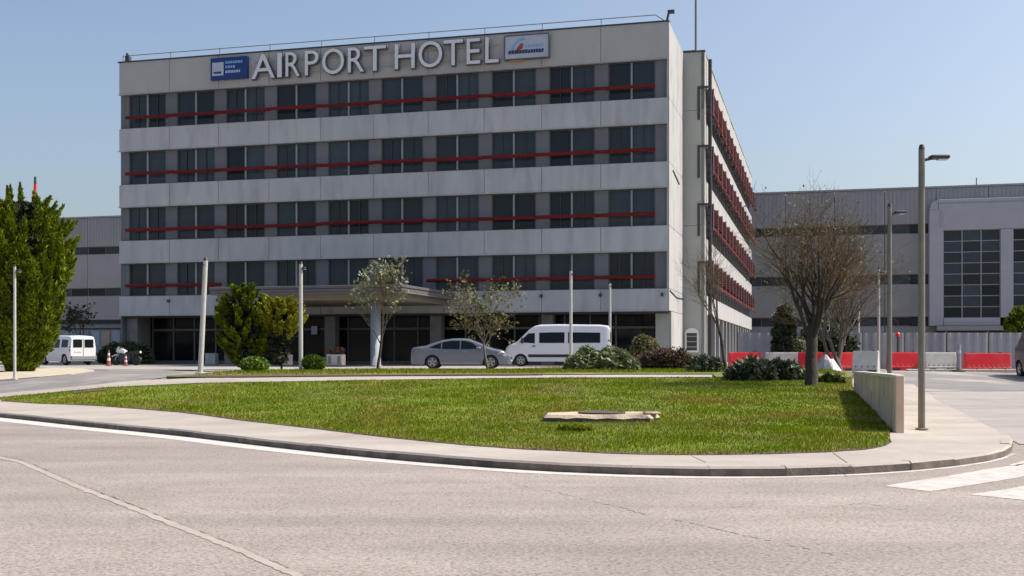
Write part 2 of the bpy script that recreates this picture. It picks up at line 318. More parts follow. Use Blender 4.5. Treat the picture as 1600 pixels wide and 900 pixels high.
def region(name, poly, off, m, step=0.8, skirt=0.0, jit=0.0, skirt_m=None, parent=None):
    P = densify(poly, step)
    if jit: P = [(x+random.uniform(-jit,jit), y+random.uniform(-jit,jit)) for x,y in P]
    xs = [p[0] for p in P]; ys = [p[1] for p in P]
    gx, gy = np.meshgrid(np.arange(min(xs)+step/2, max(xs), step), np.arange(min(ys)+step/2, max(ys), step))
    Q = np.stack([gx.ravel(), gy.ravel()], 1); Q = Q[inside(P, Q)]
    A = np.asarray(P)
    if len(Q):
        keep = np.array([np.min((A[:,0]-q[0])**2+(A[:,1]-q[1])**2) > (step*.4)**2 for q in Q]); Q = Q[keep]
    vs = [Vector(p) for p in P] + [Vector(q) for q in Q]; n = len(P)
    ov, oe, of, *_ = delaunay_2d_cdt(vs, [], [list(range(n))], 1, 1e-5)
    V = [(v.x, v.y, hgt(v.x, v.y)+off) for v in ov]; F = [tuple(f) for f in of]; mi = [0]*len(F)
    if skirt:
        b = len(V); V += [(x,y,hgt(x,y)+off) for x,y in P] + [(x,y,hgt(x,y)+off-skirt) for x,y in P]
        F += [(b+i, b+(i+1)%n, b+n+(i+1)%n, b+n+i) for i in range(n)]; mi += [1 if skirt_m else 0]*n
    me = bpy.data.meshes.new(name); me.from_pydata(V, [], F); me.materials.append(m)
    if skirt_m: me.materials.append(skirt_m)
    me.polygons.foreach_set('material_index', mi)
    bm = bmesh.new(); bm.from_mesh(me); bmesh.ops.recalc_face_normals(bm, faces=bm.faces)
    up = [f for f in bm.faces if abs(f.normal.z) > .7 and f.normal.z < 0]
    if up: bmesh.ops.reverse_faces(bm, faces=up)
    bm.to_mesh(me); bm.free()
    return tag(link(name, me, parent), kind='structure') if parent is None else link(name, me, parent)

# the one ground sheet out to the horizon, carrying the road surface near the camera
def axis(lo, hi, st, far, side):
    a = list(np.arange(lo, hi+1e-6, st)); g = st; x = hi
    while x < far: g *= 1.5; x += g; a.append(x)
    g = st; x = lo
    while x > side: g *= 1.5; x -= g; a.insert(0, x)
    return a
gx = axis(-45, 45, 1.0, 3000, -3000); gy = axis(-6, 80, 1.0, 4000, -600)
GV = [(x, y, hgt(x, y) if y > 0 else 0.0) for y in gy for x in gx]; nx = len(gx)
GF = [(j*nx+i, j*nx+i+1, (j+1)*nx+i+1, (j+1)*nx+i) for j in range(len(gy)-1) for i in range(nx-1)]
me = bpy.data.meshes.new('road'); me.from_pydata(GV, [], GF); me.materials.append(M['road'])
me.polygons.foreach_set('use_smooth', [True]*len(me.polygons))
tag(link('road', me), kind='structure')
PX = lambda L, off=0.0: [G(x, y, off) for x, y in L]

wall_line = [(6.80,20.15),(7.24,22.0),(7.80,24.4),(8.42,27.2),(9.08,30.2)]
lawn_front = PX([(4,626),(60,630),(140,632.5),(220,638),(302,645),(378,656),(440,663),(500,669.5),(575,679),(650,687),(725,694.5),(800,700),(925,706),(1050,710),(1175,709),(1253,706.5),(1300,705),(1353,701),(1380,696),(1391,690),(1388,684.5)], .13)
lawn_back = PX([(1330,590),(1200,590),(1113,590),(950,590.5),(800,591.5),(640,593.5),(500,596),(378,598),(300,599.5),(226,603.4),(113,611),(4,620.5)], .13)
lawn_poly = lawn_front + [(6.79,20.3)] + wall_line[1:] + lawn_back
region('lawn', lawn_poly, .13, M['lawn'], .7, .2, .05, M['soil'])
# sidewalk
sw_outer = [(KERB[i][0], KERB[i][1]) for i in range(1, len(KERB))]
RIGHT = [(9.15,21.1),(9.75,23.4),(10.5,26.1),(11.4,29.6),(12.3,33),(13.2,37)]
sw_poly = [(x+.02, y+.16) for x, y in sw_outer[:-2]] + [(7.75,17.95),(8.45,19.5)] + [(x-.12,y) for x,y in RIGHT] + [(10.3,37.2),(9.3,30.3)] + [p for p in reversed(wall_line)] + [(6.3,19.9)] 
sw_poly += [(x, y+.25) for x, y in reversed(lawn_front)] + [G(-40,622,.12), G(-140,626,.12), (-30,47.5)]
region('sidewalk', sw_poly, .118, M['pave'], .7, .3)
sw_obj = bpy.data.objects['sidewalk']
# kerbstones along the sidewalk: each its own piece
def walk(line, d):
    o = [line[0]]; acc = 0
    for a, b in zip(line[:-1], line[1:]):
        L_ = math.dist(a, b); t = d-acc
        while t <= L_:
            o.append((a[0]+(b[0]-a[0])*t/L_, a[1]+(b[1]-a[1])*t/L_)); t += d
        acc = L_-(t-d)
    return o
def smooth_line(L_, n=3):
    for _ in range(n):
        o = [L_[0]]
        for a, b in zip(L_[:-1], L_[1:]): o += [(a[0]*.75+b[0]*.25, a[1]*.75+b[1]*.25), (a[0]*.25+b[0]*.75, a[1]*.25+b[1]*.75)]
        L_ = o + [L_[-1]]
    return L_
kl = walk(smooth_line(sw_outer + RIGHT), 1.0)
for a, b in zip(kl[:-1], kl[1:]):
    d = Vector((b[0]-a[0], b[1]-a[1])).normalized(); nrm = Vector((-d.y, d.x)); g = .003
    z0 = hgt(*a); z1 = hgt(*b); tp = .125 + random.uniform(-.008,.008); w_ = .17
    if a[1] > 19.5 and a[0] > 8: tp = .05      # dropped kerb on the side street
    A = Vector(a)+d*g; B = Vector(b)-d*g; o1 = nrm*random.uniform(-.012,.004)
    A += o1; B += o1; A2 = A+nrm*w_; B2 = B+nrm*w_; c = nrm*.03
    vs = [(A.x,A.y,z0-.2),(B.x,B.y,z1-.2),(B2.x,B2.y,z1-.2),(A2.x,A2.y,z0-.2),(A.x,A.y,z0+tp-.03),(B.x,B.y,z1+tp-.03),((A+c).x,(A+c).y,z0+tp),((B+c).x,(B+c).y,z1+tp),(B2.x,B2.y,z1+tp),(A2.x,A2.y,z0+tp)]
    MB().add(vs, [(0,1,5,4),(4,5,7,6),(6,7,8,9),(1,2,8,7,5),(0,4,6,9,3),(3,9,8,2),(0,3,2,1)]).paint([1,0,0,0,0,0,0]).obj('kerb_stone', [M['pave'], M['kerbface']], sw_obj)
# white gutter line painted on the road at the kerb foot
gl = smooth_line(sw_outer[:-1]); V = []; F = []
for i, p in enumerate(gl):
    a = gl[max(0,i-1)]; b = gl[min(len(gl)-1,i+1)]; d = Vector((b[0]-a[0], b[1]-a[1])).normalized(); n_ = Vector((d.y, -d.x))
    wd = float(np.interp(p[0], [-12,-5,1,4,7.5], [.62,.5,.30,.16,.07])); f0 = .02
    for t in (f0, wd+random.uniform(-.015,.015)): V.append((p[0]+n_.x*t, p[1]+n_.y*t, 0.004))
F = [(2*i, 2*i+1, 2*i+3, 2*i+2) for i in range(len(gl)-1)]
tag(MB().add(V, F).obj('gutter_line', M['gutter']), kind='structure')
# sidewalk joints
for a, b in (((1078,711),(1103,722.5)), ((560,679),(470,691)), ((1300,706),(1335,731)), ((1452,660),(1560,650))):
    A = Vector(G(*a, .12)); B = Vector(G(*b, .12)); d = (B-A).normalized(); n_ = Vector((-d.y, d.x))*.007
    q = [A-n_, B-n_, B+n_, A+n_]
    MB().add([(p.x,p.y,hgt(p.x,p.y)+.1225) for p in q], [(0,1,2,3)]).obj('expansion_joint', M['crack'], sw_obj)
# cement seam and cracks on the road
def strip(name, pix, wd, z, m, jit=0.0, sub=16):
    L_ = [G(*p) for p in pix]; P = []
    for a, b in zip(L_[:-1], L_[1:]):
        for k in range(sub): P.append((a[0]+(b[0]-a[0])*k/sub, a[1]+(b[1]-a[1])*k/sub))
    P.append(L_[-1]); V = []; 
    for i, p in enumerate(P):
        a = P[max(0,i-1)]; b = P[min(len(P)-1,i+1)]; d = Vector((b[0]-a[0], b[1]-a[1])).normalized(); n_ = Vector((d.y,-d.x))
        j = random.uniform(-jit,jit); w0 = wd*(random.uniform(.75,1.15) if name != 'road_crack' else max(.0, random.uniform(-.25,1.4)*(.4+.9*abs(math.sin(i*.37)))))
        for s_ in (-.5,.5): V.append((p[0]+n_.x*(s_*w0+j), p[1]+n_.y*(s_*w0+j), z))
    F = [(2*i, 2*i+1, 2*i+3, 2*i+2) for i in range(len(P)-1)]
    return tag(MB().add(V, F).obj(name, m), kind='structure')
seam = [(-60,700),(0,716),(30,722),(75,741),(128,764),(200,792),(302,832),(378,862),(464,900),(560,945)]
strip('cement_seam', seam, .10, .004, M['seam'], .010)
strip('road_crack', [(x+5,y-3.5) for x,y in seam], .016, .008, M['crack'], .014)
strip('road_crack', [(940,786),(975,795),(1010,806)], .03, .004, M['crack'], .02)
strip('road_crack', [(1045,812),(1100,822),(1150,835),(1215,848),(1300,868)], .022, .004, M['crack'], .03)
strip('road_crack', [(800,757),(860,768),(940,786)], .014, .004, M['crack'], .02)
strip('road_crack', [(1110,790),(1160,794)], .016, .004, M['crack'], .02)
strip('road_crack', [(1290,794),(1350,786),(1420,800)], .012, .004, M['crack'], .02)
# crossing stripes at the right
for q in ([(4.44,13.49),(4.80,12.98),(9.6,17.2),(9.3,18.1)], [(5.12,12.70),(5.55,12.18),(10.3,15.9),(10.1,16.7)], [(7.0,16.0),(7.12,15.9),(9.4,18.6),(9.3,18.75)], [(5.9,11.6),(6.3,11.1),(11,14.8),(10.7,15.5)]):
    cx = sum(p[0] for p in q)/4; e = []
    P = densify(q, .3); P = [(x+random.uniform(-.02,.02), y+random.uniform(-.02,.02)) for x,y in P]
    tag(MB().add([(x,y,hgt(x,y)+.004) for x,y in P], [tuple(range(len(P)))]).obj('crossing_stripe', M['zebra']), kind='structure')
# footpath behind the lawn, soil edge, island, lane, verge
fp_up = [(4,615),(60,610),(113,605),(170,599.5),(226,594.5),(300,591.5),(378,590.3),(500,589),(650,588),(800,587),(950,586),(1113,586)]
region('footpath', [G(-60,626,.14), G(4,620.5,.14)] + list(reversed(lawn_back[2:-1])) + PX(list(reversed(fp_up)), .14) + [G(-60,618,.14)], .15, M['pave'], .9, .16)
isl_up = [(262,588),(330,583.5),(400,580.2),(500,579),(650,579),(790,579),(822,577.5),(870,577),(1000,576),(1113,576),(1200,577),(1300,579),(1335,582)]
region('island_verge', PX([(262,589.5),(300,590.3),(378,589.3),(500,588),(650,587),(800,586),(950,585),(1113,585),(1118,590),(1200,590),(1330,590)], .14) + PX(list(reversed(isl_up)), .14), .16, M['verge_grass'], .9, .18, .04, M['soil'])
region('soil_strip', PX([(268,589.6),(378,589.2),(500,588.0),(650,587.0),(800,586.2),(850,585.7),(850,584.3),(800,584.2),(650,585),(500,586),(378,586.6),(300,587.4)], .17), .185, M['soil'], .9, .03, .05)
region('lane', PX([(-80,624),(0,616.5),(113,606),(226,595.5),(262,589.8),(300,586.5),(262,577),(180,577),(150,581),(100,587),(0,596),(-80,600)]), .02, M['lane'], 1.0)
region('sandy_verge', PX([(-80,600),(0,595.5),(60,591),(115,586),(148,580),(120,576.5),(60,577),(0,581),(-80,583)]), .05, M['verge'], .9, .06, .08)
region('forecourt', PX([(150,578.5),(262,578),(340,581.5),(400,579),(800,577),(1000,575),(1113,574)]) + [(12,66),(-27,76.5),(-34,70)], .03, M['forecourt'], 1.5)
region('side_street', [(9.9,38.2)] + [G(x, 612) for x in (1420,1500,1600,1750)] + [(60,44),(60,62),(8,62),(9.2,45)], .02, M['lane'], 1.2)
region('side_road', [(8.7,19.4)]+RIGHT+[(13.5,37.6),(28,37.6),(24,19.6),(14,18.9)], .012, M['sideroad'], 1.0)

el = smooth_line(lawn_front, 1); V = []
for i, p in enumerate(el):
    for t in (-.05-random.uniform(0,.05), .06+random.uniform(0,.05)): V.append((p[0], p[1]+t, hgt(p[0],p[1]+t)+.1265 if t < 0 else hgt(p[0],p[1]+t)+.1345))
tag(MB().add(V, [(2*i,2*i+1,2*i+3,2*i+2) for i in range(len(el)-1)]).obj('soil_edge', M['soil']), kind='structure')
# grass blades on the lawn
def grass(name, poly, n, hmin, hmax, m, off, near=None):
    P = np.asarray(poly); lo = P.min(0); hi = P.max(0); Q = RNG.uniform(lo, hi, (int(n*3.2), 2)); Q = Q[inside(poly, Q)][:n]
    if near is not None:
        Q = Q[RNG.uniform(0,1,len(Q)) < np.clip(near/Q[:,1], 0, 1)**1.5]
    if near is not None:
        den = .5+.5*np.sin(Q[:,0]*2.1+1.7*np.sin(Q[:,1]*1.3))*np.sin(Q[:,1]*1.9+np.sin(Q[:,0]*.8)*1.5); Q = Q[RNG.uniform(0,1,len(Q)) < .45+.55*den]
    k = len(Q); z = np.array([hgt(x,y) for x,y in Q]) + off
    # height varies in patches
    pat = .5+.5*np.sin(Q[:,0]*1.3+np.sin(Q[:,1]*.9)*2)*np.sin(Q[:,1]*1.1+Q[:,0]*.4)
    h = RNG.uniform(hmin, hmax, k)*(0.65+.6*pat); a = RNG.uniform(0, 2*np.pi, k); wd = RNG.uniform(.006,.013,k)*(Q[:,1]/20)**.6
    dx = np.cos(a)*wd; dy = np.sin(a)*wd; lx = RNG.normal(0,.35,k)*h; ly = RNG.normal(0,.35,k)*h
    V = np.empty((k,3,3)); V[:,0] = np.stack([Q[:,0]-dx, Q[:,1]-dy, z-.01],1); V[:,1] = np.stack([Q[:,0]+dx, Q[:,1]+dy, z-.01],1); V[:,2] = np.stack([Q[:,0]+lx, Q[:,1]+ly, z+h],1)
    me = fast_mesh(name, V.reshape(-1,3), np.arange(3*k).reshape(-1,3), m)
    return tag(link(name, me), 'short mown green grass covering the lawn' if name == 'grass' else None, 'grass' if name == 'grass' else None, None, 'stuff')
grass('grass', [(x, y-.05) for x, y in lawn_front] + lawn_poly[len(lawn_front):], 330000, .025, .065, M['blade'], .13, 19)
isl_poly = PX([(300,588),(500,586),(800,584),(1000,583),(1325,588)], .14)+PX(list(reversed(isl_up[1:-1])), .14)
tag(grass('verge_tufts', isl_poly, 26000, .04, .12, M['blade'], .16), 'rough grass on the planted strip before the hotel', 'grass')

exec_hotel = True
# ------------------------------------------------------------------ hotel
ANG = math.atan2(-.26, .966); HB = .75
hotel = thing('hotel_building', 'five storey grey concrete hotel block with red sunshade bars and white side wall', 'hotel', (9.4, 68, HB), ANG)
BANDS = [(3.36,4.66), (6.95,8.45), (10.78,12.28), (14.62,16.12), (18.50,20.66)]
W = 37.6; NB = 10; BAY = 3.7
def joint(i): return 0 if i == 0 else (W if i == NB else -(-.41 - BAY*i) )   # distance from right corner
js = [0.0] + [.41+BAY*i for i in range(1, NB)] + [W]
for bi, (z0, z1) in enumerate(BANDS):
    for i in range(NB):
        a, b = -js[i+1], -js[i]
        MB().bev(a+.012, b-.012, -.12, .10, z0, z1, .012).obj('facade_panel', M['parapet'] if bi == 4 else M['panel'], hotel)
    # lighter drip edge beneath each band and coping on top
    MB().box(-W-.05, .0, -.16, .12, z0-.05, z0-.002).obj('drip_edge', M['panel'], hotel)
MB().box(-W-.08, .06, -.17, .25, 20.662, 20.74).obj('roof_coping', M['dark'], hotel)
# solid body behind
MB().box(-W+.02, -.14, .62, 7.2, 3.3, 20.5).obj('inner_wall', M['core'], hotel)
MB().box(-W+.02, -.14, 7.25, 40, .0, 20.45).obj('rear_block', M['pier'], hotel)
MB().box(-W+.02, -.14, .12, 40, 20.46, 20.55).obj('roof', M['panel'], hotel)
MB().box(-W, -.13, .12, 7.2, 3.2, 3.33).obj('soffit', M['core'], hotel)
for (z0, z1) in [(BANDS[k][1], BANDS[k+1][0]-.05) for k in range(4)]:
    MB().box(-W+.12, -W+.30, .12, 7.2, z0, z1).obj('end_wall', M['pier'], hotel)
# left flank
MB().box(-W-.02, -W+.10, .12, 38, 0, 20.5).obj('left_wall', M['pier'], hotel)
# windows and infill panels
zz = [(BANDS[k][1]+.01, BANDS[k+1][0]-.06) for k in range(4)]
hw = 2.82/2; hz = (zz[0][1]-zz[0][0])
def window_meshes(w_, h_):
    fr = MB(); t = .06; y0, y1 = .17, .30
    fr.box(-w_/2, w_/2, y0, y1, 0, t).box(-w_/2, w_/2, y0, y1, h_-t, h_).box(-w_/2, -w_/2+t, y0, y1, t+.001, h_-t-.001).box(w_/2-t, w_/2, y0, y1, t+.001, h_-t-.001)
    fr.box(-.055, .055, y0-.02, y1-.02, t+.001, h_-t-.001)
    p = MB().box(0, w_/2-t-.075, .262, .272, 0, h_-2*t)
    fr.paint([1]*24 + [0]*6)
    return fr.mesh('window', [M['alu'], M['darkframe']]), p.mesh('pane', M['glass'])
wm, pm = window_meshes(2*hw, hz)
sm = MB().box(-.025, .025, .20, .255, 0, hz-.12).mesh('sash_bar', M['dark'])
pier_w = BAY - 2*hw
pierm = MB().bev(-pier_w/2+.012, pier_w/2-.012, .14, .30, 0, hz, .01).mesh('wall_panel', M['pier'])
for k, (z0, z1) in enumerate(zz):
    sc = (z1-z0)/hz
    for i in range(NB):
        xc = -(.85 + hw + BAY*i)
        f = link('window', wm, hotel, (xc, 0, z0)); f.scale = (1,1,sc)
        for s_ in (-1, 1):
            p = link('pane', pm, f, (.073 if s_ > 0 else -hw+.062, random.uniform(-.012,.012), .06))
            p.rotation_euler = (R(random.uniform(-.5,.5)), 0, R(random.uniform(-.5,.5)))
            if (i*3+k) % 2 == 0: link('sash_bar', sm, f, (s_*hw*.52, .0, .06))
        if i < NB-1:
            o = link('wall_panel', pierm, hotel, (-(.85+2*hw+pier_w/2+BAY*i), 0, z0)); o.scale = (1,1,sc)
    MB().bev(-.83, -.10, .14, .30, z0, z1, .01).obj('wall_panel', M['pier'], hotel)
    MB().bev(-W+.06, -(.85+2*hw+BAY*9)-.02, .14, .30, z0, z1, .01).obj('wall_panel', M['pier'], hotel)
# red sunshade bars in front of the windows
bar = MB().tube((-BAY/2+.045,0,0), (BAY/2-.045,0,0), .11, n=8); bar.box(-1.2,-1.14,.0,.46,-.05,.05).box(1.14,1.2,.0,.46,-.05,.05)
barm = bar.mesh('sunshade_bar', M['red'], False)
for k, (z0, z1) in enumerate(zz):
    for i in range(NB):
        if k == 0 and 4 <= i <= 7: continue
        o = link('sunshade_bar', barm, hotel, (-(.72 + BAY/2 + (BAY-.08)*i), -.30, z0+.70 + random.uniform(-.02,.02)))
        o.rotation_euler = (0, R(random.uniform(-.25,.25)), 0)
# floodlights on the lowest band
fl = MB().bev(-.09,.09,-.34,-.17,0,.17,.02).box(-.03,.03,-.168,-.12,-.04,.2).mesh('floodlight', M['dark'])
for i in range(0, 10): link('floodlight', fl, hotel, (-js[i]-.35 if i == 0 else -js[i], 0, 4.22))
# roof rail
rl = MB(); H = 20.74
rl.tube((-W+.2, .05, H+.42), (-.8,.05,H+.42), .028, n=6)
for i in range(1, 11): rl.tube((-js[i]+.2 if i == 10 else -js[i], .05, H), (-js[i]+.2 if i == 10 else -js[i], .05, H+.42), .025, n=5)
rl.tube((-.8,.05,H+.42), (-.2,.05,H), .03, n=6)
rl.obj('roof_rail', M['pole'], hotel)
MB().box(-W+.45,-W+.75,-.1,.2,H,H+.35).tube((-W+.6,.05,H+.3),(-W+.6,-.1,H+.55),.09).obj('roof_camera', M['dark'], hotel)
MB().tube((-.1,0,H),(.0,0,H+.45),.07).box(-.05,.35,-.1,.12,H+.42,H+.62).obj('roof_camera', M['dark'], hotel)
# white side wall of the front block, in stacked panels
zs = [0, 3.33] + [b[1]+.0 for b in BANDS[:-1]] + [20.66]
for i in range(len(zs)-1):
    y0 = .95 if i == 0 else -.118
    ym = 3.6
    MB().bev(-.10, .05, y0, ym-.01, zs[i]+.01, zs[i+1]-.01, .008).obj('side_panel', M['white_wall'], hotel)
    MB().bev(-.10, .05, ym+.01, 7.28, zs[i]+.01, zs[i+1]-.01, .008).obj('side_panel', M['white_wall'], hotel)
MB().bev(-.92, -.105, .95, 1.35, 0, 3.2, .01).obj('corner_pier', M['tower'], hotel)
MB().tube((.08,.1,4.55),(.08,3.5,4.28),.035,n=5).tube((.08,3.5,4.28),(.08,7.2,4.35),.035,n=5).obj('cable', M['dark'], hotel)
MB().tube((.08,1.6,12.0),(.08,4.8,11.6),.04,n=5).obj('cable', M['dark'], hotel)
# stair tower front face and long side wing
TX = 1.46; TY = 7.3; TL = 55.5
MB().bev(-.6, TX-.02, TY, TY+.2, 0, 9.2, .01).obj('tower_panel', M['tower'], hotel)
MB().bev(-.6, TX-.02, TY, TY+.2, 9.22, 16.8, .01).obj('tower_panel', M['tower'], hotel)
MB().bev(-.6, TX-.02, TY, TY+.2, 16.82, 20.66, .01).obj('tower_panel', M['tower'], hotel)
MB().box(-.62, TX+.03, TY-.04, TY+.25, 20.662, 20.76).obj('tower_coping', M['dark'], hotel)
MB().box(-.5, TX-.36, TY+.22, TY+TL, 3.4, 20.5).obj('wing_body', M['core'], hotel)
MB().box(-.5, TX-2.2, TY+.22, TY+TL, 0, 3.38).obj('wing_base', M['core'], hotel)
MB().box(-30, TX, TY+.25, TY+TL, 20.50, 20.6).obj('wing_roof', M['panel'], hotel)
# lit corner strip
MB().bev(TX-.25, TX, TY+.0, TY+1.2, 0, 20.66, .01).obj('corner_strip', M['white_wall'], hotel)
SB = 3.62; NS = 15; Y0 = TY+1.22
panm = {}
for bi, (z0, z1) in enumerate(BANDS):
    me_ = MB().bev(TX-.22, TX, .012, SB-.012, z0, z1, .012).mesh('wing_panel', M['white_wall'])
    for i in range(NS): link('wing_panel', me_, hotel, (0, Y0+SB*i, 0))
MB().box(TX-.24, TX+.04, Y0, Y0+SB*NS, 20.662, 20.74).obj('wing_coping', M['white_wall'], hotel)
wf = MB(); wf.box(TX-.34, TX-.22, .1, .2, 0, 2.28).box(TX-.34, TX-.22, SB-.2, SB-.1, 0, 2.28).box(TX-.34, TX-.22, SB/2-.05, SB/2+.05, 0, 2.28).box(TX-.34,TX-.22,.2,SB-.2,2.2,2.28).box(TX-.34,TX-.22,.2,SB-.2,0,.08)
wfm = wf.mesh('window', M['alu']); wpm = MB().box(TX-.33, TX-.28, 0, SB/2-.26, 0, 2.1).mesh('pane', M['glass'])
lv = MB()
for k in range(6): lv.add([(TX+.06,.03,1.28+k*.17),(TX+.44,.03,1.14+k*.17),(TX+.44,SB-.03,1.14+k*.17),(TX+.06,SB-.03,1.28+k*.17),(TX+.06,.03,1.31+k*.17),(TX+.46,.03,1.17+k*.17),(TX+.46,SB-.03,1.17+k*.17),(TX+.06,SB-.03,1.31+k*.17)], [(0,3,2,1),(4,5,6,7),(0,1,5,4),(1,2,6,5),(2,3,7,6),(3,0,4,7)])
lv.box(TX+.0,TX+.5,.0,.05,1.05,2.25)
lvm = lv.mesh('louvre_panel', M['darkred'])
br = MB().box(TX-.1, TX+.50, -.03, .03, 2.26, 2.31).box(TX-.1, TX+.46, -.03, .03, .66, .72).box(TX+.44,TX+.50,-.03,.03,.5,2.3).mesh('shade_bracket', M['alu'])
lb = MB().tube((TX+.42, .02, .70), (TX+.42, SB-.02, .70), .10, n=8).mesh('sunshade_bar', M['red'])
for k, (z0, z1) in enumerate(zz):
    for i in range(NS):
        y = Y0+SB*i
        f = link('window', wfm, hotel, (0, y, z0))
        for s_ in (0, 1): link('pane', wpm, f, (0, .2 + s_*(SB/2-.15), .09))
        link('louvre_panel', lvm, hotel, (0, y, z0)); link('sunshade_bar', lb, hotel, (0, y, z0)); link('shade_bracket', br, hotel, (0, y, z0))
    # dark corner window with outrigger frame on the tower face
    c = MB().box(.98,1.14,TY-.05,TY+.02,z0+.05,z1-.05).box(1.14,TX+.30,TY-.07,TY+.0,z1-.20,z1-.06).box(TX+.05,TX+.13,TY-.05,TY+1.1,z1-.25,z1-.1)
    for q in range(4): c.add([(TX+.02,TY+.1+q*.25,z1-.3-q*.5),(TX+.30,TY+.1+q*.25,z1-.35-q*.5),(TX+.30,TY+.4+q*.25,z1-.75-q*.5),(TX+.02,TY+.4+q*.25,z1-.7-q*.5),
        (TX+.02,TY+.1+q*.25,z1-.4-q*.5),(TX+.30,TY+.1+q*.25,z1-.45-q*.5),(TX+.30,TY+.4+q*.25,z1-.85-q*.5),(TX+.02,TY+.4+q*.25,z1-.8-q*.5)], [(0,3,2,1),(4,5,6,7),(0,1,5,4),(1,2,6,5),(2,3,7,6),(3,0,4,7)])
    c.obj('corner_frame', M['dark'], hotel)
MB().tube((TX+.24, TY+1.15, 0), (TX+.24, TY+1.15, 20.4), .13, n=10).obj('flue_pipe', M['lampgrey'], hotel)
MB().tube((TX+.1, TY-.06, 0), (TX+.1, TY-.06, 4.2), .06, n=8).obj('downpipe', M['white_wall'], hotel)
cm = MB().bev(TX-.45, TX-.05, -.2, .2, 0, 3.3, .01).mesh('wing_column', M['twall'])
gm = MB().box(TX-2.1, TX-2.04, .3, SB-.3, .3, 3.0).mesh('wing_glass', M['shopglass'])
for i in range(NS):
    link('wing_column', cm, hotel, (0, Y0+.2+SB*i, 0)); link('wing_glass', gm, hotel, (0, Y0+SB*i, 0))
# mast behind the tower
MB().tube((.75, TY+1.2, 20.6), (.75, TY+1.2, 27.5), .075, n=8).tube((-.1, TY+1.2, 21.1),(.7,TY+1.2,21.1),.03,n=5).tube((-.1,TY+1.2,20.6),(-.1,TY+1.2,21.1),.03,n=5).obj('roof_mast', M['pole'], hotel)
# white arched vent door on the tower
vt = thing('service_hatch', 'small white arched service hatch with dark grille at foot of tower wall', 'hatch', hotel.matrix_basis @ Vector((.62, TY-.06, .95)), ANG)
MB().box(-.46,-.34,-.06,.04,0,1.15).box(.34,.46,-.06,.04,0,1.15).box(-.46,.46,-.06,.04,-.12,-.002).prism([(-.46,1.152),(.46,1.152),(.40,1.34),(.2,1.46),(0,1.5),(-.2,1.46),(-.40,1.34)],-.06,.04).obj('surround', M['bright'], vt)
gr = MB().box(-.335,.335,.0,.03,.0,1.14)
gr.obj('grille_backing', M['dark'], vt)
for i in range(3): MB().box(-.32,.32,-.03,-.005,.2+i*.35,.27+i*.35).obj('slat', M['alu'], vt)
# ground floor: pillars, shopfront
for s_ in (7.8, 15.2, 22.6, 30.0): MB().bev(-s_-.38, -s_+.38, 1.3, 2.0, 0, 3.2, .01).obj('pillar', M['pilcol'], hotel)
MB().bev(-W+.12, -W+.95, .6, 2.2, 0, 3.2, .01).obj('pillar', M['pilcol'], hotel)
gl_ = MB().box(.03, 1.62, 2.5, 2.53, .27, 2.3).mesh('shop_pane', M['shopglass']); tl_ = MB().box(.03, 1.62, 2.5, 2.53, 2.48, 3.15).mesh('transom_pane', M['shopglass'])
mu_ = MB().box(-.05,.05,2.4,2.56,.26,3.19).mesh('mullion', M['shopframe'])
x = -W+1.0
while x < -2.6:
    link('shop_pane', gl_, hotel, (x,0,0)); link('transom_pane', tl_, hotel, (x,0,0)); link('mullion', mu_, hotel, (x-.01,0,0)); x += 1.65
MB().box(-W+.97, -.95, 2.42, 2.5, 2.32, 2.46).box(-W+.97,-.95,2.42,2.7,0,.25).obj('shop_rail', M['shopframe'], hotel)
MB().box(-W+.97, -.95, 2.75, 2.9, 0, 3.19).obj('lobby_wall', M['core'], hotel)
MB().box(-W, 1.4, -.6, 7.2, -.25, .02).obj('plinth', M['pave'], hotel)

# signs on the parapet
sg = thing('hotel_sign', 'large raised pale letters reading AIRPORT HOTEL along the parapet', 'sign', hotel.matrix_basis @ Vector((-19, -.12, 18.75)), ANG)
def s_at(px, yloc=0.0):
    r = (px-800)/FPX; return (9.4 + .26*yloc - r*(68+.966*yloc))/(.966+.26*r)
LET = [('A',396,432),('I',436,443),('R',449,471),('P',479,500),('O',506,540),('R',546,571),('T',571,605),('H',619,650),('O',656,693),('T',695,725),('E',731,752),('L',760,781)]
def text_mesh(ch, ext, bold):
    cu = bpy.data.curves.new('letter', 'FONT'); cu.body = ch; cu.size = 1; cu.extrude = ext; cu.offset = bold; cu.resolution_u = 4
    to = bpy.data.objects.new('letter', cu); COL.objects.link(to); dg = bpy.context.evaluated_depsgraph_get()
    me = bpy.data.meshes.new_from_object(to.evaluated_get(dg)); bpy.data.objects.remove(to); bpy.data.curves.remove(cu); return me
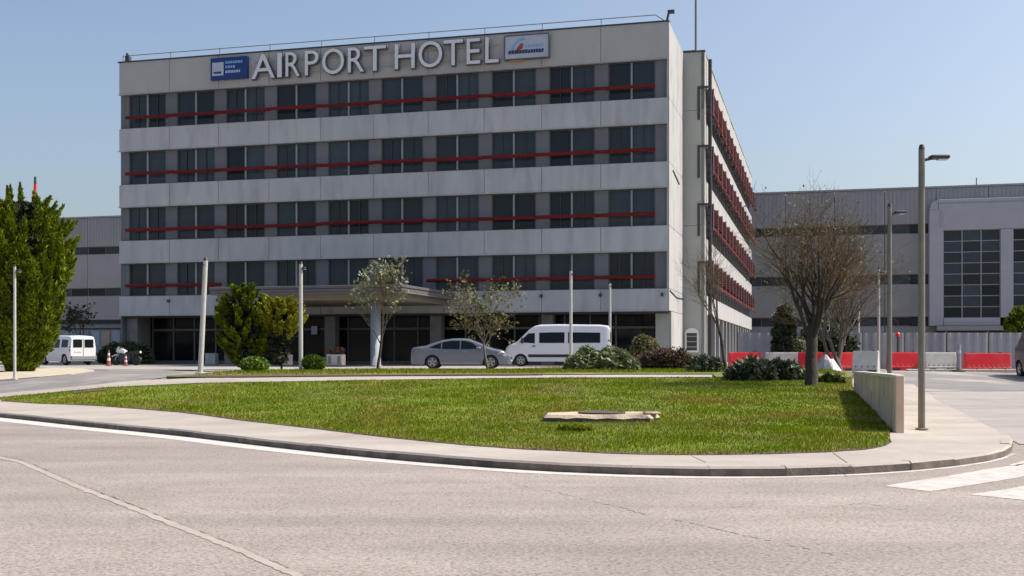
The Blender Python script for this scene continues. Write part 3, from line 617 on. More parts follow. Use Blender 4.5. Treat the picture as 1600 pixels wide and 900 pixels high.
for ch, a, b in LET:
    me = text_mesh(ch, .06, .0); co = np.empty(len(me.vertices)*3); me.vertices.foreach_get('co', co); co = co.reshape(-1,3)
    mn, mx_ = co.min(0), co.max(0); x0, x1 = -s_at(a, -.2)+19, -s_at(b, -.2)+19; capH = 1.60 if ch != 'O' else 1.66; zb = .78 if ch != 'O' else .75
    X = x0+(co[:,0]-mn[0])/(mx_[0]-mn[0])*(x1-x0); Z = zb-.75+ (19.55-.75-18.75)+.72*0 + (co[:,1]-mn[1])/(mx_[1]-mn[1])*capH
    Yy = -.20 - (co[:,2]-mn[2])/(mx_[2]-mn[2])*.16
    me.vertices.foreach_set('co', np.stack([X,Yy,Z],1).ravel()); me.update()
    me.materials.clear(); me.materials.append(M['letter']); me.materials.append(M['letterside'])
    me.polygons.foreach_set('material_index', [0 if p.normal.y < -.7 else 1 for p in me.polygons]); o = link('letter', me, sg)
    mb_ = text_mesh(ch, .06, .022); c2 = np.empty(len(mb_.vertices)*3); mb_.vertices.foreach_get('co', c2); c2 = c2.reshape(-1,3)
    sx_ = (x1-x0)/(mx_[0]-mn[0]); sz_ = capH/(mx_[1]-mn[1]); z_b = Z.min()
    mb_.vertices.foreach_set('co', np.stack([x0+(c2[:,0]-mn[0])*sx_, -.14-(c2[:,2]-mn[2])/(mx_[2]-mn[2])*.12, z_b+(c2[:,1]-mn[1])*sz_], 1).ravel()); mb_.update()
    mb_.materials.clear(); mb_.materials.append(M['letterside']); link('letter_case', mb_, o)
MB().box(-9.0,-8.9,-.2,0,.5,.56)
rail = MB()
for zz_ in (.35, 1.2): rail.box(-8.3, 8.4, -.17, -.12, zz_, zz_+.05)
rail.obj('mounting_rail', M['alu'], sg)
def flat_disc(mb, cx, cz, r, y, n=14): mb.add([(cx+math.cos(2*math.pi*i/n)*r, y, cz+math.sin(2*math.pi*i/n)*r) for i in range(n)], [tuple(range(n))])
sA, sB = s_at(331,-.2), s_at(388,-.2)
bs = thing('blue_sign', 'blue rectangular sign with white square emblem beside three lines of pale lettering', 'sign', hotel.matrix_basis @ Vector((-sA, -.12, 18.97)), ANG)
bw = sA-sB; bh = 1.46
MB().bev(0, bw, -.28, -.02, 0, bh, .02).obj('board', M['blue'], bs)
MB().bev(.14, .98, -.31, -.282, .26, 1.14, .008).obj('emblem', M['pale'], bs)
e = MB().box(.26,.82,-.325,-.312,.40,.52).obj('emblem_bar', M['navy'], bs)
for r_, (z, x1) in enumerate(((1.02,2.28),(.72,1.75),(.40,2.12))):
    x = 1.12; tl = MB()
    while x < x1 and x < bw-.1:
        w_ = random.uniform(.10,.17); tl.box(x, x+w_, -.30, -.283, z, z+.17); x += w_+.045
    tl.obj('lettering_line', M['skyblue'] if r_ < 2 else M['pale'], bs)
sA, sB = s_at(790,-.2), s_at(858,-.2)
ws = thing('white_sign', 'pale framed sign with blue arc, red dot and a line of navy lettering', 'sign', hotel.matrix_basis @ Vector((-sA, -.12, 18.99)), ANG)
bw = sA-sB; bh = 1.42
MB().bev(0, bw, -.26, -.02, 0, bh, .02).obj('board', M['pale'], ws)
MB().box(-.03,bw+.05,-.3,-.02,-.06,-.002).box(-.03,bw+.05,-.3,-.02,bh+.002,bh+.05).box(bw+.002,bw+.07,-.3,-.02,0,bh).box(-.05,-.002,-.3,-.02,0,bh).obj('frame', M['letterside'], ws)
arc = MB(); A = []; B = []
for i in range(13):
    t = R(95+80*i/12); A.append((1.35+math.cos(t)*1.0, -.275, .28+math.sin(t)*1.0)); B.append((1.38+math.cos(t)*.90, -.275, .26+math.sin(t)*.91))
arc.add(A+B, [(i,i+1,14+i,13+i) for i in range(12)]); arc.obj('arc_mark', M['skyblue'], ws)
A = []; B = []
for i in range(9):
    t = R(115+60*i/8); A.append((1.42+math.cos(t)*.74, -.277, .28+math.sin(t)*.74)); B.append((1.46+math.cos(t)*.58, -.277, .26+math.sin(t)*.60))
MB().add(A+B, [(i,i+1,10+i,9+i) for i in range(8)]).obj('inner_arc_mark', M['sred'], ws)
d_ = MB(); flat_disc(d_, 1.02, .68, .13, -.278); d_.obj('dot_mark', M['sred'], ws)
tl = MB(); x = .22
while x < bw-.3:
    w_ = random.uniform(.12,.18); tl.add([(x,-.277,.30),(x+w_,-.277,.30),(x+w_+.03,-.277,.30+random.uniform(.18,.26)),(x+.03,-.277,.52)], [(0,1,2,3)]); x += w_+.03
tl.obj('lettering_line', M['navy'], ws)
tl = MB(); x = 1.3
while x < bw-.4: tl.box(x,x+.12,-.272,-.262,.66,.82); x += .17
tl.obj('faint_lettering_line', M['skyblue'], ws)
MB().box(.3,1.2,-.2,-.1,-.14,-.07).obj('orange_strip', M['orange'], ws)

# entrance canopy
can = thing('entrance_canopy', 'flat grey entrance canopy on a pale round column before the hotel doors', 'canopy', hotel.matrix_basis @ Vector((-19.3, -.2, 0)), ANG)
x0, x1 = -5.95, 5.9; yf = -9.4
MB().bev(x0, x1, yf, -.02, 4.42, 4.58, .02).obj('canopy_roof', M['canopy'], can)
MB().bev(x0+.05, x1-.05, yf+.05, -.03, 4.17, 4.41, .02).obj('fascia', M['canopy'], can)
MB().box(x0-.04, x1+.04, yf-.04, -.03, 4.14, 4.165).obj('fascia_trim', M['pilcol'], can)
MB().box(x0+.35, x1-.35, yf+.35, -.04, 3.78, 4.13).obj('beam', M['soffit'], can)
for cx in (3.9, -4.3):
    MB().lathe((cx, yf+1.1, 0), (0,0,1), [(0,.36),(.12,.36),(.13,.29),(3.78,.29)], 20).obj('column', M['column'], can, smooth=True)

# ------------------------------------------------------------------ terminal behind
T0 = Vector((29.66, 140, HB))
term = thing('terminal_building', 'long grey terminal building with dark strip windows behind the hotel', 'building', T0, ANG)
TH = 20.3; xl, xr = -112, 62; CW = 5.8
cw = [(0,3.95),(5.05,8.95),(10.1,15.0),(16.1,TH)]; st = [(3.95,5.05),(8.95,10.1),(15.0,16.1)]
MB().box(xl, xr, .6, 60, 0, TH-.2).obj('body', M['core'], term)
vis = [x for x in np.arange(xl, xr, CW) if x < -75 or x > -6]
for bi, (a, b) in enumerate(cw):
    m_ = M['clad'] if bi == 3 else M['twall']; me_ = MB().bev(.03, CW-.03, 0, .6, a+.02, b-.02, .02)
    if bi == 3:
        for q in range(1, 12): me_.box(q*CW/12-.03, q*CW/12+.03, -.05, .0, a+.05, b-.05)
    me_ = me_.mesh('wall_panel', m_)
    for x in vis:
        if 19.6 < x < 45 and bi < 3: continue
        link('wall_panel', me_, term, (float(x),0,0))
for a, b in st:
    f = MB().box(0, CW/2, .2, .3, a, a+.08).box(0,CW/2,.2,.3,b-.08,b).box(0,.08,.2,.3,a+.08,b-.08).mesh('window', M['shopframe'])
    p = MB().box(.09, CW/2-.01, .3, .34, a+.09, b-.09).mesh('pane', M['glass'])
    for x in vis:
        for h_ in (0, CW/2):
            if 17 < x+h_ < 50: continue
            o = link('window', f, term, (float(x+h_),0,0)); link('pane', p, o)
MB().box(xl, xr, -.15, .7, TH, TH+.22).obj('roof_edge', M['clad'], term)
# portal block with the big glazed grids
PA, PB = 20.5, 46.0; PZ = 18.75
def plate(x0, x1, z0, z1, nm='portal_panel', y=-1.6): MB().bev(x0+.02, x1-.02, y, -.02, z0+.02, z1-.02, .03).obj(nm, M['portal'], term)
wins = [(22.07,28.27),(29.65,35.85),(37.2,43.4)]
zb, zt = 4.85, 15.1
plate(PA, wins[0][0], 3.9, PZ-1.2); plate(PA+1.0, 46, zt, PZ)
MB().prism([(PA+.02,PZ-1.2),(PA+.98,PZ-1.2),(PA+.98,PZ-.02),(PA+.3,PZ-.35)], -1.6, -.02).obj('corner_panel', M['portal'], term)
for i, (a, b) in enumerate(wins):
    plate(b, wins[i+1][0] if i < 2 else PB, zb, zt-.0); plate(a, b, 3.9, zb)
MB().box(PA+.7, PB, -1.66, -1.605, PZ-.5, PZ-.42).obj('portal_trim', M['clad'], term)
MB().box(PA+.8, PB+.5, -2.6, -.02, 3.35, 3.88).obj('portal_ledge', M['twall'], term)
MB().box(PA+.9, PB, -1.2, -.02, 0, 3.34).obj('portal_base', M['core'], term)
for i, (a, b) in enumerate(wins):
    nC, nR = 3, 8; cwid = (b-a)/nC; ch = (zt-zb)/nR
    f = MB()
    for c in range(nC+1): f.box(a+c*cwid-.06, a+c*cwid+.06, -1.35, -1.2, zb, zt)
    for r_ in range(nR+1): f.box(a+.06, b-.06, -1.33, -1.22, zb+r_*ch-.045, zb+r_*ch+.045)
    fo = f.obj('grid_window', M['alu'], term)
    pmesh = MB().box(.0, cwid-.14, -1.28, -1.25, 0, ch-.11).mesh('pane', M['glass'])
    for c in range(nC):
        for r_ in range(nR):
            o = link('pane', pmesh, fo, (a+c*cwid+.07, 0, zb+r_*ch+.055)); o.rotation_euler = (R(random.uniform(-.15,.15)), 0, 0)
MB().box(PB, xr, -.8, -.02, 0, TH-.6).obj('right_bay', M['clad'], term)
# small roof poles of the terminal
MB().tube((26,1,TH+.2),(26,1,TH+1.2),.06).obj('roof_pole', M['pole'], term)

# low annex left of the hotel
ann = thing('annex_building', 'low pale annex with small framed panels left of the hotel entrance', 'building', AT(152, 88), ANG)
MB().box(-3.4,3.4,0,6,0,3.05).obj('wall', M['panel'], ann)
MB().box(-3.55,3.55,-.25,6.1,3.06,3.35).obj('roof_slab', M['core'], ann)
for i, m_ in enumerate(['pale','alu','column','pale','rustleaf','pale','column']):
    MB().bev(-3.1+i*.9, -2.45+i*.9, -.06, -.005, 1.35, 2.5, .01).obj('framed_panel', M[m_] if m_ != 'rustleaf' else M['stone'], ann)
MB().box(-3.3,3.3,-.08,-.005,2.6,2.72).obj('panel_rail', M['dark'], ann)

# ------------------------------------------------------------------ plants
def tubes_mesh(name, segs, m, n=4):
    """segs: list of (p0, p1, r0, r1)"""
    S = np.array([[*a, *b, r0, r1] for a, b, r0, r1 in segs]); p0 = S[:,:3]; p1 = S[:,3:6]; r0 = S[:,6]; r1 = S[:,7]
    d = p1-p0; d /= np.linalg.norm(d, axis=1)[:,None]+1e-9; ref = np.where(np.abs(d[:,2:3]) < .9, np.array([[0,0,1.]]), np.array([[1.,0,0]]))
    u = np.cross(d, ref); u /= np.linalg.norm(u, axis=1)[:,None]; v = np.cross(d, u)
    V = []
    for p, r in ((p0,r0),(p1+d*r1[:,None]*.4,r1)):
        for i in range(n):
            t = 2*math.pi*i/n; V.append(p + u*(math.cos(t)*r)[:,None] + v*(math.sin(t)*r)[:,None])
    V = np.stack(V, 1).reshape(-1,3); k = len(S); base = (np.arange(k)*2*n)[:,None]
    F = np.concatenate([base + np.array([[i, (i+1)%n, n+(i+1)%n, n+i]]) for i in range(n)], 0)
    me = fast_mesh(name, V, F, m); me.polygons.foreach_set('use_smooth', [True]*len(me.polygons)); return me
def leaves_mesh(name, C, size, m, D=None, elong=1.6, jit=.5):
    """one small pointed leaf (two triangles as a quad) per centre; D gives a growing direction"""
    k = len(C); N = RNG.normal(size=(k,3)); 
    if D is None: D = RNG.normal(size=(k,3))
    D = D + RNG.normal(size=(k,3))*jit; D /= np.linalg.norm(D, axis=1)[:,None]
    S = np.cross(D, N); S /= np.linalg.norm(S, axis=1)[:,None]
    s = size*RNG.uniform(.6,1.35,(k,1)); L_ = D*s*elong; W_ = S*s*.5
    V = np.stack([C-L_*.5, C+W_, C+L_*.6, C-W_], 1).reshape(-1,3)
    return fast_mesh(name, V, np.arange(4*k).reshape(-1,4), m)
def ball_points(n, rad, hollow=.35):
    d = RNG.normal(size=(n,3)); d /= np.linalg.norm(d, axis=1)[:,None]; r = RNG.uniform(hollow**3,1,(n,1))**(1/3); return d*r*np.asarray(rad)
def clumps(centers, radii, per, dirs=None):
    P = []; D = []
    for i, c in enumerate(centers):
        r = np.asarray(radii[i]); k = int(per*(np.prod(r)**(2/3))) if per > 0 else -per; b = ball_points(max(8,k), 1.0, .45)
        if dirs is not None:
            d = np.asarray(dirs[i]); d = d/np.linalg.norm(d); t = b@d; sx = np.clip(1-(t*.5+.5)*.85, .1, 1)[:,None]
            b2 = b - np.outer(t, d); b = b2*sx*r[0] + np.outer(t, d)*r[2]; D.append(np.repeat(d[None], len(b), 0)*1.2 + b2*.8)
        else: b = b*r; D.append(b.copy())
        P.append(b + np.asarray(c))
    return np.concatenate(P), np.concatenate(D)
def grow(base, spec, seed, lean=(0,0), up=.35):
    """branching: spec rows (children, length, radius, spread, segments)"""
    rn = random.Random(seed); segs = []; tips = []
    def br(p, d, lev, L_, r, t0=0):
        n = spec[lev][4]; q = p.copy(); dd = d.copy(); pts = [q.copy()]; rr = r
        for i in range(n):
            dd = (dd + Vector((rn.gauss(0,.13), rn.gauss(0,.13), rn.gauss(0,.08)+up*.16*(lev > 0)))).normalized(); q2 = q + dd*(L_/n); r2 = r*(1-.55*(i+1)/n) if lev else r*(1-.28*(i+1)/n)
            segs.append((tuple(q), tuple(q2), rr, r2)); q = q2; rr = r2; pts.append(q.copy())
        if lev+1 < len(spec):
            c, l2, _, spr, _ = spec[lev+1]; off = rn.uniform(0, 6.28)
            for k in range(c):
                t = rn.uniform(.35, 1.0) if lev else rn.uniform(.72,1.0); t = 1.0 if k == 0 else t
                x = t*n; i0 = min(n-1, int(x)); pp = pts[i0].lerp(pts[i0+1], x-i0)
                a = off + 6.28*k/c + rn.uniform(-.5,.5); s_ = R(spr)*rn.uniform(.55,1.25)*(.45 if k == 0 else 1)
                ax = dd.orthogonal().normalized(); ax = Matrix.Rotation(a, 3, dd) @ ax; nd = Matrix.Rotation(s_, 3, ax) @ dd
                rad = r*(1-.5*t)*(.62 if k else .8)
                br(pp, nd, lev+1, l2*rn.uniform(.65,1.25)*(1.15-.35*t if lev else 1), max(.004, min(rad, spec[lev+1][2]*1.3)))
        else: tips.append(tuple(q))
    br(Vector(base), Vector((lean[0], lean[1], 1)).normalized(), 0, spec[0][1], spec[0][2])
    return segs, tips
def split_tree(root, segs, barkm, twigm, thick=.02):
    a = [s for s in segs if s[2] >= thick]; b = [s for s in segs if s[2] < thick]
    if a: link('trunk', tubes_mesh('trunk', a, barkm, 7), root)
    if b: link('twigs', tubes_mesh('twigs', b, twigm, 3), root)

# big bare tree on the lawn
bt = thing('bare_tree', 'tall leafless tree with spreading brown branches on the lawn near the stone wall', 'tree', GZ(1266, 604, .1))
Yt = bt.location.y; kpx = FPX/Yt
Ht = 262/kpx
segs, tips = grow((0,0,-.1), [(1,Ht*.38,.20,0,4),(8,Ht*.41,.14,31,5),(6,Ht*.31,.075,38,4),(5,Ht*.22,.038,42,3),(4,Ht*.14,.020,48,3),(3,Ht*.08,.009,44,2)], 21, (.02,0), .42)
split_tree(bt, segs, M['bark'], M['twig'], .022)
T = np.array(tips); T = T[(RNG.uniform(0,1,len(T)) < np.where(T[:,2] < Ht*.75, .8, .3))]; link('buds', leaves_mesh('buds', T, .045, M['bud']), bt)
# trees behind it
def bare(name, label, loc, H_, seed, bark, sp=1.0, group=None, lean=(0,0), buds=None, bud=.05, keep=.5, ntr=1, r0=.07, tf=.34):
    t = thing(name, label, 'tree', loc, 0, group); S = []; Tp = []
    for k in range(ntr):
        s_, t_ = grow((random.uniform(-.3,.3)*(ntr>1), random.uniform(-.3,.3)*(ntr>1), -.05), [(1,H_*tf,r0,0,4),(6,H_*.36,r0*.5,36*sp,3),(5,H_*.26,r0*.26,40*sp,3),(5,H_*.14,.012,44*sp,2),(4,H_*.08,.007,44*sp,2)], seed+k, (lean[0]+random.uniform(-.12,.12)*(ntr>1), lean[1]), .4)
        S += s_; Tp += t_
    split_tree(t, S, bark, M['twig'], .016)
    if buds: T_ = np.array(Tp); T_ = T_[RNG.uniform(0,1,len(T_)) < keep]; T_ = np.repeat(T_, 3, 0)+RNG.normal(0,.06,(len(T_)*3,3)); link('leaves', leaves_mesh('leaves', T_, bud, buds), t)
    return t
bare('bare_tree', 'multi stemmed bare tree with pale trunks behind the red barriers', AT(1306, 49), 5.4, 40, M['palebark'], 1.1, ntr=5, r0=.10)
bare('bare_tree', 'smaller bare tree with dark trunk standing in front of the hotel side wing', AT(1136, 46), 5.2, 64, M['bark'], .7, r0=.085, tf=.42)
bare('young_tree', 'young tree with sparse pale leaves in front of the canopy column', GZ(590, 580, .15), 3.95, 79, M['darkbark'], .45, 'young trees on the planted strip', buds=M['paleleaf'], bud=.085, keep=.42, r0=.06, tf=.36)
bare('young_tree', 'young tree with fine pale twigs behind the front of the silver sedan', GZ(763, 578.6, .15), 3.85, 83, M['palebark'], 1.05, 'young trees on the planted strip', buds=M['bud'], bud=.075, keep=.65, r0=.055, tf=.32)
bare('bare_tree', 'small dark leafless tree behind the white compact van', AT(132, 84), 4.6, 90, M['darkbark'], .8, r0=.09, buds=M['darkleaf'], bud=.14, keep=.3)

# tall cypress at the left edge
cyp = thing('cypress_tree', 'tall dense bright green cypress with pointed tips at the left edge', 'tree', AT(30, 47, .0))
HC = 7.35; cs = []; rs = []; ds = []
def prof(t): return float(np.interp(t, [0,.04,.10,.17,.36,.5,.7,.82,.91,1.0], [.35,.45,.8,1.3,1.85,2.05,2.05,1.85,1.35,.4]))
for i in range(440):
    t = RNG.uniform(.02, .92); a = RNG.uniform(0, 6.283); r = max(.3, prof(t)*(.86+.14*math.sin(a*3+t*9)))*RNG.uniform(.86,1.0)
    cs.append((math.cos(a)*r, math.sin(a)*r, t*HC)); s_ = RNG.uniform(.24,.40); rs.append((s_, s_, s_*RNG.uniform(1.5,2.2))); ds.append((math.cos(a)*.55+RNG.normal(0,.15), math.sin(a)*.55+RNG.normal(0,.15), .9))
for dx, dy, ht in ((-1.1,0,7.1),(-.5,.3,7.45),(.15,-.2,7.5),(.75,.1,7.1),(-1.7,-.1,6.4),(1.3,.2,6.35),(.4,.5,7.2),(-.2,-.6,7.25),(1.75,-.1,5.7)):
    for q in range(6):
        s_ = .30-.035*q; cs.append((dx,dy,ht-1.5+q*.27)); rs.append((s_,s_,.55)); ds.append((RNG.normal(0,.1),RNG.normal(0,.1),1))
P, D = clumps(cs, rs, -190, ds)
link('foliage', leaves_mesh('foliage', P, .09, M['cypress'], D, 2.2, .35), cyp)
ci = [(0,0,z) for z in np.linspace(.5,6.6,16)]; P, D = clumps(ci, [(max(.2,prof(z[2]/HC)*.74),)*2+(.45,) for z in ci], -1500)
link('inner_foliage', leaves_mesh('inner_foliage', P, .22, M['core_shade_green'], None, 1.2), cyp)
MB().tube((0,0,-.1),(0,0,5.5),.16,.05).obj('trunk', M['darkbark'], cyp)

def shrub(name, label, loc, cl, per, size, m, core=True, dirs=None, elong=1.6, jit=.5, cat='shrub', group=None, stems=True, inner=None):
    s = thing(name, label, cat, loc, 0, group); C = [c[:3] for c in cl]; Rr = [c[3:] if len(c) > 4 else (c[3],)*3 for c in cl]
    P, D = clumps(C, Rr, per, dirs); P[:,2] = np.maximum(P[:,2], .0)
    link('foliage', leaves_mesh('foliage', P, size, m, D, elong, jit), s)
    if core:
        P, D = clumps(C, [tuple(np.array(r)*.72) for r in Rr], per*.35 if per > 0 else per//3); P[:,2] = np.maximum(P[:,2], .0)
        link('inner_foliage', leaves_mesh('inner_foliage', P, size*2.2, inner or M['core_shade_green'], None, 1.2), s)
    if stems and cat != 'weeds':
        mb = MB()
        for c in cl[:5]: mb.tube((c[0]*.2,c[1]*.2,-.06), (c[0]*.8,c[1]*.8,max(.15,c[2])), .025, .012, 5)
        mb.obj('stems', M['darkbark'], s)
    return s
# the broad two-part conifer bush before the entrance
def spires(n, cx, cy, rad, z0, z1, s0, seed, tip=.0):
    rn = np.random.default_rng(seed); cs=[]; rs=[]; ds=[]
    for i in range(n):
        t = rn.uniform(0,1); a = rn.uniform(0,6.283); r = rad*math.sqrt(max(.02,1-(2*t-1)**2*.8))*rn.uniform(.75,1)
        cs.append((cx+math.cos(a)*r, cy+math.sin(a)*r*.9, z0+(z1-z0)*t)); s_ = rn.uniform(.6,1.1)*s0; rs.append((s_,s_,s_*2.0)); ds.append((math.cos(a)*.9, math.sin(a)*.9, .8))
    return cs, rs, ds
by = thing('conifer_shrub', 'broad yellow green conifer bush with two crowns before the hotel entrance', 'shrub', AT(405, 52))
k5 = FPX/52.
a1 = spires(120, -22/k5, 0, 42/k5, .5, 3.5, .24, 5); a2 = spires(95, 32/k5, .1, 36/k5, 1.7, 3.2, .22, 6); a3 = spires(26, -24/k5, 0, .45, 3.0, 3.9, .20, 9)
P, D = clumps(a1[0]+a3[0], a1[1]+a3[1], -110, a1[2]+a3[2]); link('foliage', leaves_mesh('foliage', P, .075, M['cypress'], D, 2.3, .4), by)
P, D = clumps(a2[0], a2[1], -80, a2[2]); link('bright_foliage', leaves_mesh('bright_foliage', P, .08, M['yellowgreen'], D, 2.4, .4), by)
P, D = clumps([(-22/k5,0,z) for z in (1.1,1.7,2.3,2.9)]+[(28/k5,.1,z) for z in (.7,1.2,1.7,2.3,2.6)], [(.86,.85,.7)]*4+[(.5,.5,.45)]*5, -500); link('inner_foliage', leaves_mesh('inner_foliage', P, .20, M['core_shade_green'], None, 1.2), by)
sg_, _ = grow((-22/k5,0,-.05), [(1,.8,.09,0,2),(6,1.6,.05,30,3),(4,.8,.02,35,2)], 3); sg2, _ = grow((34/k5,.1,-.05), [(1,1.2,.06,0,2),(6,1.3,.035,34,3),(4,.6,.015,35,2)], 4)
link('stems', tubes_mesh('stems', sg_+sg2, M['darkbark'], 5), by)
# two clipped cushions
def cushion(label, px, py, wpx, hpx, seed):
    x, y, z = GZ(px, py, .12); k = FPX/y; rx = wpx/k/2; rz = hpx/k/2
    return shrub('round_bush', label, (x,y,z), [(0,0,rz*1.0,rx,rx,rz)], -2600, .055, M['box'], True, group='clipped round bushes on the planted strip', cat='bush', stems=False)
cushion('wider clipped round bush beside the conifer shrub', 398, 583, 46, 26, 1)
cushion('smaller clipped round bush right of the pale lamp post', 490, 581, 38, 27, 2)
# large oleander mound
def mound(name, label, pxa, pxb, py_base, hpx, n, per, size, m, seed, Y=None, group=None, cat='shrub', inner=None, elong=1.8, rough=.35):
    rn = np.random.default_rng(seed); xm = (pxa+pxb)/2; p = GZ(xm, py_base, .12) if Y is None else AT(xm, Y, .12); k = FPX/p[1]; hwid = (pxb-pxa)/2/k; H_ = hpx/k
    cl = []
    for i in range(n):
        u = rn.uniform(-1,1); e = math.sqrt(max(0,1-u*u*.85)); zc = rn.uniform(.25,.78)*H_*e; r = min(hwid*.5, rn.uniform(.22,.34)*H_*(1+rough*rn.uniform(-1,1))); cl.append((u*(hwid-r*.8), rn.uniform(-.5,.5)*min(1.2,hwid)*e, zc, r*1.2, r*1.1, r))
    return shrub(name, label, p, cl, per, size, m, True, elong=elong, group=group, cat=cat, inner=inner)
mound('oleander_bush', 'large rounded grey green bush covering the rear of the white minibus', 884, 996, 581, 41, 46, -420, .085, M['oleander'], 11, elong=2.4)
mound('low_hedge', 'low reddish brown bare hedge between the large bush and the tower', 985, 1098, 579, 34, 60, -260, .055, M['rustleaf'], 12, cat='hedge', inner=M['darkbark'])
mound('dark_bush', 'dark round bush at foot of the white hotel side wall', 1076, 1126, 583, 28, 22, -300, .10, M['mixleaf'], 13, elong=2.4)
mound('shrub_bed', 'sprawling dark shrub in front of the red and white barriers', 1138, 1212, 595, 31, 34, -300, .11, M['mixleaf'], 14, elong=2.8, rough=.7)
mound('shrub_bed', 'dark shrub left of the tall bare tree trunk', 1192, 1252, 594, 27, 26, -300, .11, M['mixleaf'], 15, elong=2.8, rough=.7)
mound('yellow_bush', 'small yellowish bush among the barriers', 1160, 1200, 573, 18, 12, -200, .06, M['yellowgreen'], 16)
mound('weed_clump', 'low weeds growing right of the tall bare tree trunk', 1278, 1322, 598, 13, 14, -180, .06, M['box'], 17, cat='weeds')
mound('entrance_shrub', 'mottled brown green shrub before the right end of the hotel ground floor', 985, 1032, 0, 52, 24, -260, .09, M['bud'], 18, Y=66, elong=2.0)
mound('low_hedge', 'dark low hedge under the annex left of the entrance', 152, 240, 0, 32, 50, -260, .09, M['darkleaf'], 19, Y=76, cat='hedge')
mound('evergreen_shrub', 'tall dark evergreen shrub beside the bare tree and terminal', 1207, 1244, 0, 118, 40, -330, .11, M['darkleaf'], 20, Y=52, cat='shrub')
mound('evergreen_shrub', 'dark evergreen shrub behind the pale multi stemmed trunks', 1244, 1338, 0, 72, 60, -330, .11, M['darkleaf'], 21, Y=54.5, cat='shrub')
mound('tree_crown_bush', 'leafy green tree top behind the dark van at the right edge', 1572, 1622, 0, 118, 40, -300, .10, M['cypress'], 22, Y=58, cat='tree')
mound('green_bush', 'small green bush left of the tall bare tree behind the barriers', 1214, 1262, 0, 56, 22, -240, .07, M['oleander'], 23, Y=53, cat='bush')
mound('weed_clump', 'small tuft of lush weeds below the concrete slab on lawn', 868, 925, 674, 6, 16, -170, .05, M['blade'], 24, cat='weeds', inner=M['blade'])

# ------------------------------------------------------------------ lawn slab and stone wall
sx, sy, sz = GZ(936, 655, .12)
slab = thing('concrete_slab', 'broken cream concrete slab with round iron cover set in the lawn', 'slab', (sx, sy, sz-.085))
ol = [(-1.12,-.55),(-.5,-.72),(.3,-.78),(.88,-.80),(1.15,-.2),(1.22,.55),(.4,.72),(-.4,.66),(-1.05,.25)]
o2 = []
for i in range(len(ol)):
    a = ol[i]; b = ol[(i+1)%len(ol)]
    for k in range(4): o2.append((a[0]+(b[0]-a[0])*k/4+random.uniform(-.03,.03), a[1]+(b[1]-a[1])*k/4+random.uniform(-.03,.03)))
n = len(o2); MB().add([(x,y,-.1) for x,y in o2]+[(x*.99,y*.98,.14+random.uniform(-.015,.01)) for x,y in o2]+[(x*.93,y*.9,.20) for x,y in o2], [tuple(range(n-1,-1,-1)), tuple(range(2*n,3*n))]+[(i,(i+1)%n,n+(i+1)%n,n+i) for i in range(n)]+[(n+i,n+(i+1)%n,2*n+(i+1)%n,2*n+i) for i in range(n)]).paint([0,0]+[1]*n+[0]*n).obj('slab', [M['slab'], M['iron']], slab)  # dark side faces: shade of the hollow at the slab edge, painted in
MB().lathe((.05,-.05,.20), (0,0,1), [(0,.46),(.03,.46),(.035,.42),(.02,.40),(.03,.36)], 24).obj('iron_cover', M['iron'], slab)
MB().bev(.82,1.14,-.52,-.22,.203,.245,.02).obj('loose_block', M['slab'], slab)

wl = thing('stone_wall', 'low pinkish stone faced wall between the lawn and the side street', 'wall', (wall_line[0][0], wall_line[0][1], hgt(*wall_line[0])+.1))
wx, wy, wz = wl.location
WL = walk(smooth_line(wall_line, 2), .62)
for i, (a, b) in enumerate(zip(WL[:-1], WL[1:])):
    d = Vector((b[0]-a[0], b[1]-a[1])).normalized(); nn = Vector((-d.y, d.x)); g = .006
    t0 = i/(len(WL)-1); zt0 = 1.13-.10*t0; zb0 = hgt(*a)-.15
    for r_ in range(3):
        z0 = zb0+(zt0-zb0)*r_/3; z1 = zb0+(zt0-zb0)*(r_+1)/3; A = Vector(a)+d*g; B = Vector(b)-d*g; e = random.uniform(-.008,.008)
        q = [A+nn*(.0+e), B+nn*(.0+e), B-nn*.13, A-nn*.13]; q = [(p.x-wx, p.y-wy) for p in q]
        vs = [(x,y,z0+.002-wz) for x,y in q]+[(x,y,z1-.002-wz) for x,y in q]
        MB().add(vs, [(0,3,2,1),(4,5,6,7),(0,1,5,4),(1,2,6,5),(2,3,7,6),(3,0,4,7)]).obj('stone_block', M['stone'], wl)
    A = Vector(a)+d*.004; B = Vector(b)-d*.004; q = [A+nn*.03, B+nn*.03, B-nn*.16, A-nn*.16]; q = [(p.x-wx, p.y-wy) for p in q]
    zc = zt0-wz
    MB().add([(x,y,zc+.001) for x,y in q]+[(x,y,zc+.065) for x,y in q], [(0,3,2,1),(4,5,6,7),(0,1,5,4),(1,2,6,5),(2,3,7,6),(3,0,4,7)]).obj('coping_stone', M['coping'], wl)
MB().bev(-.03,.13,-.16,-.01,-.3,1.13-wz+.06,.015).obj('end_pier', M['stone'], wl)

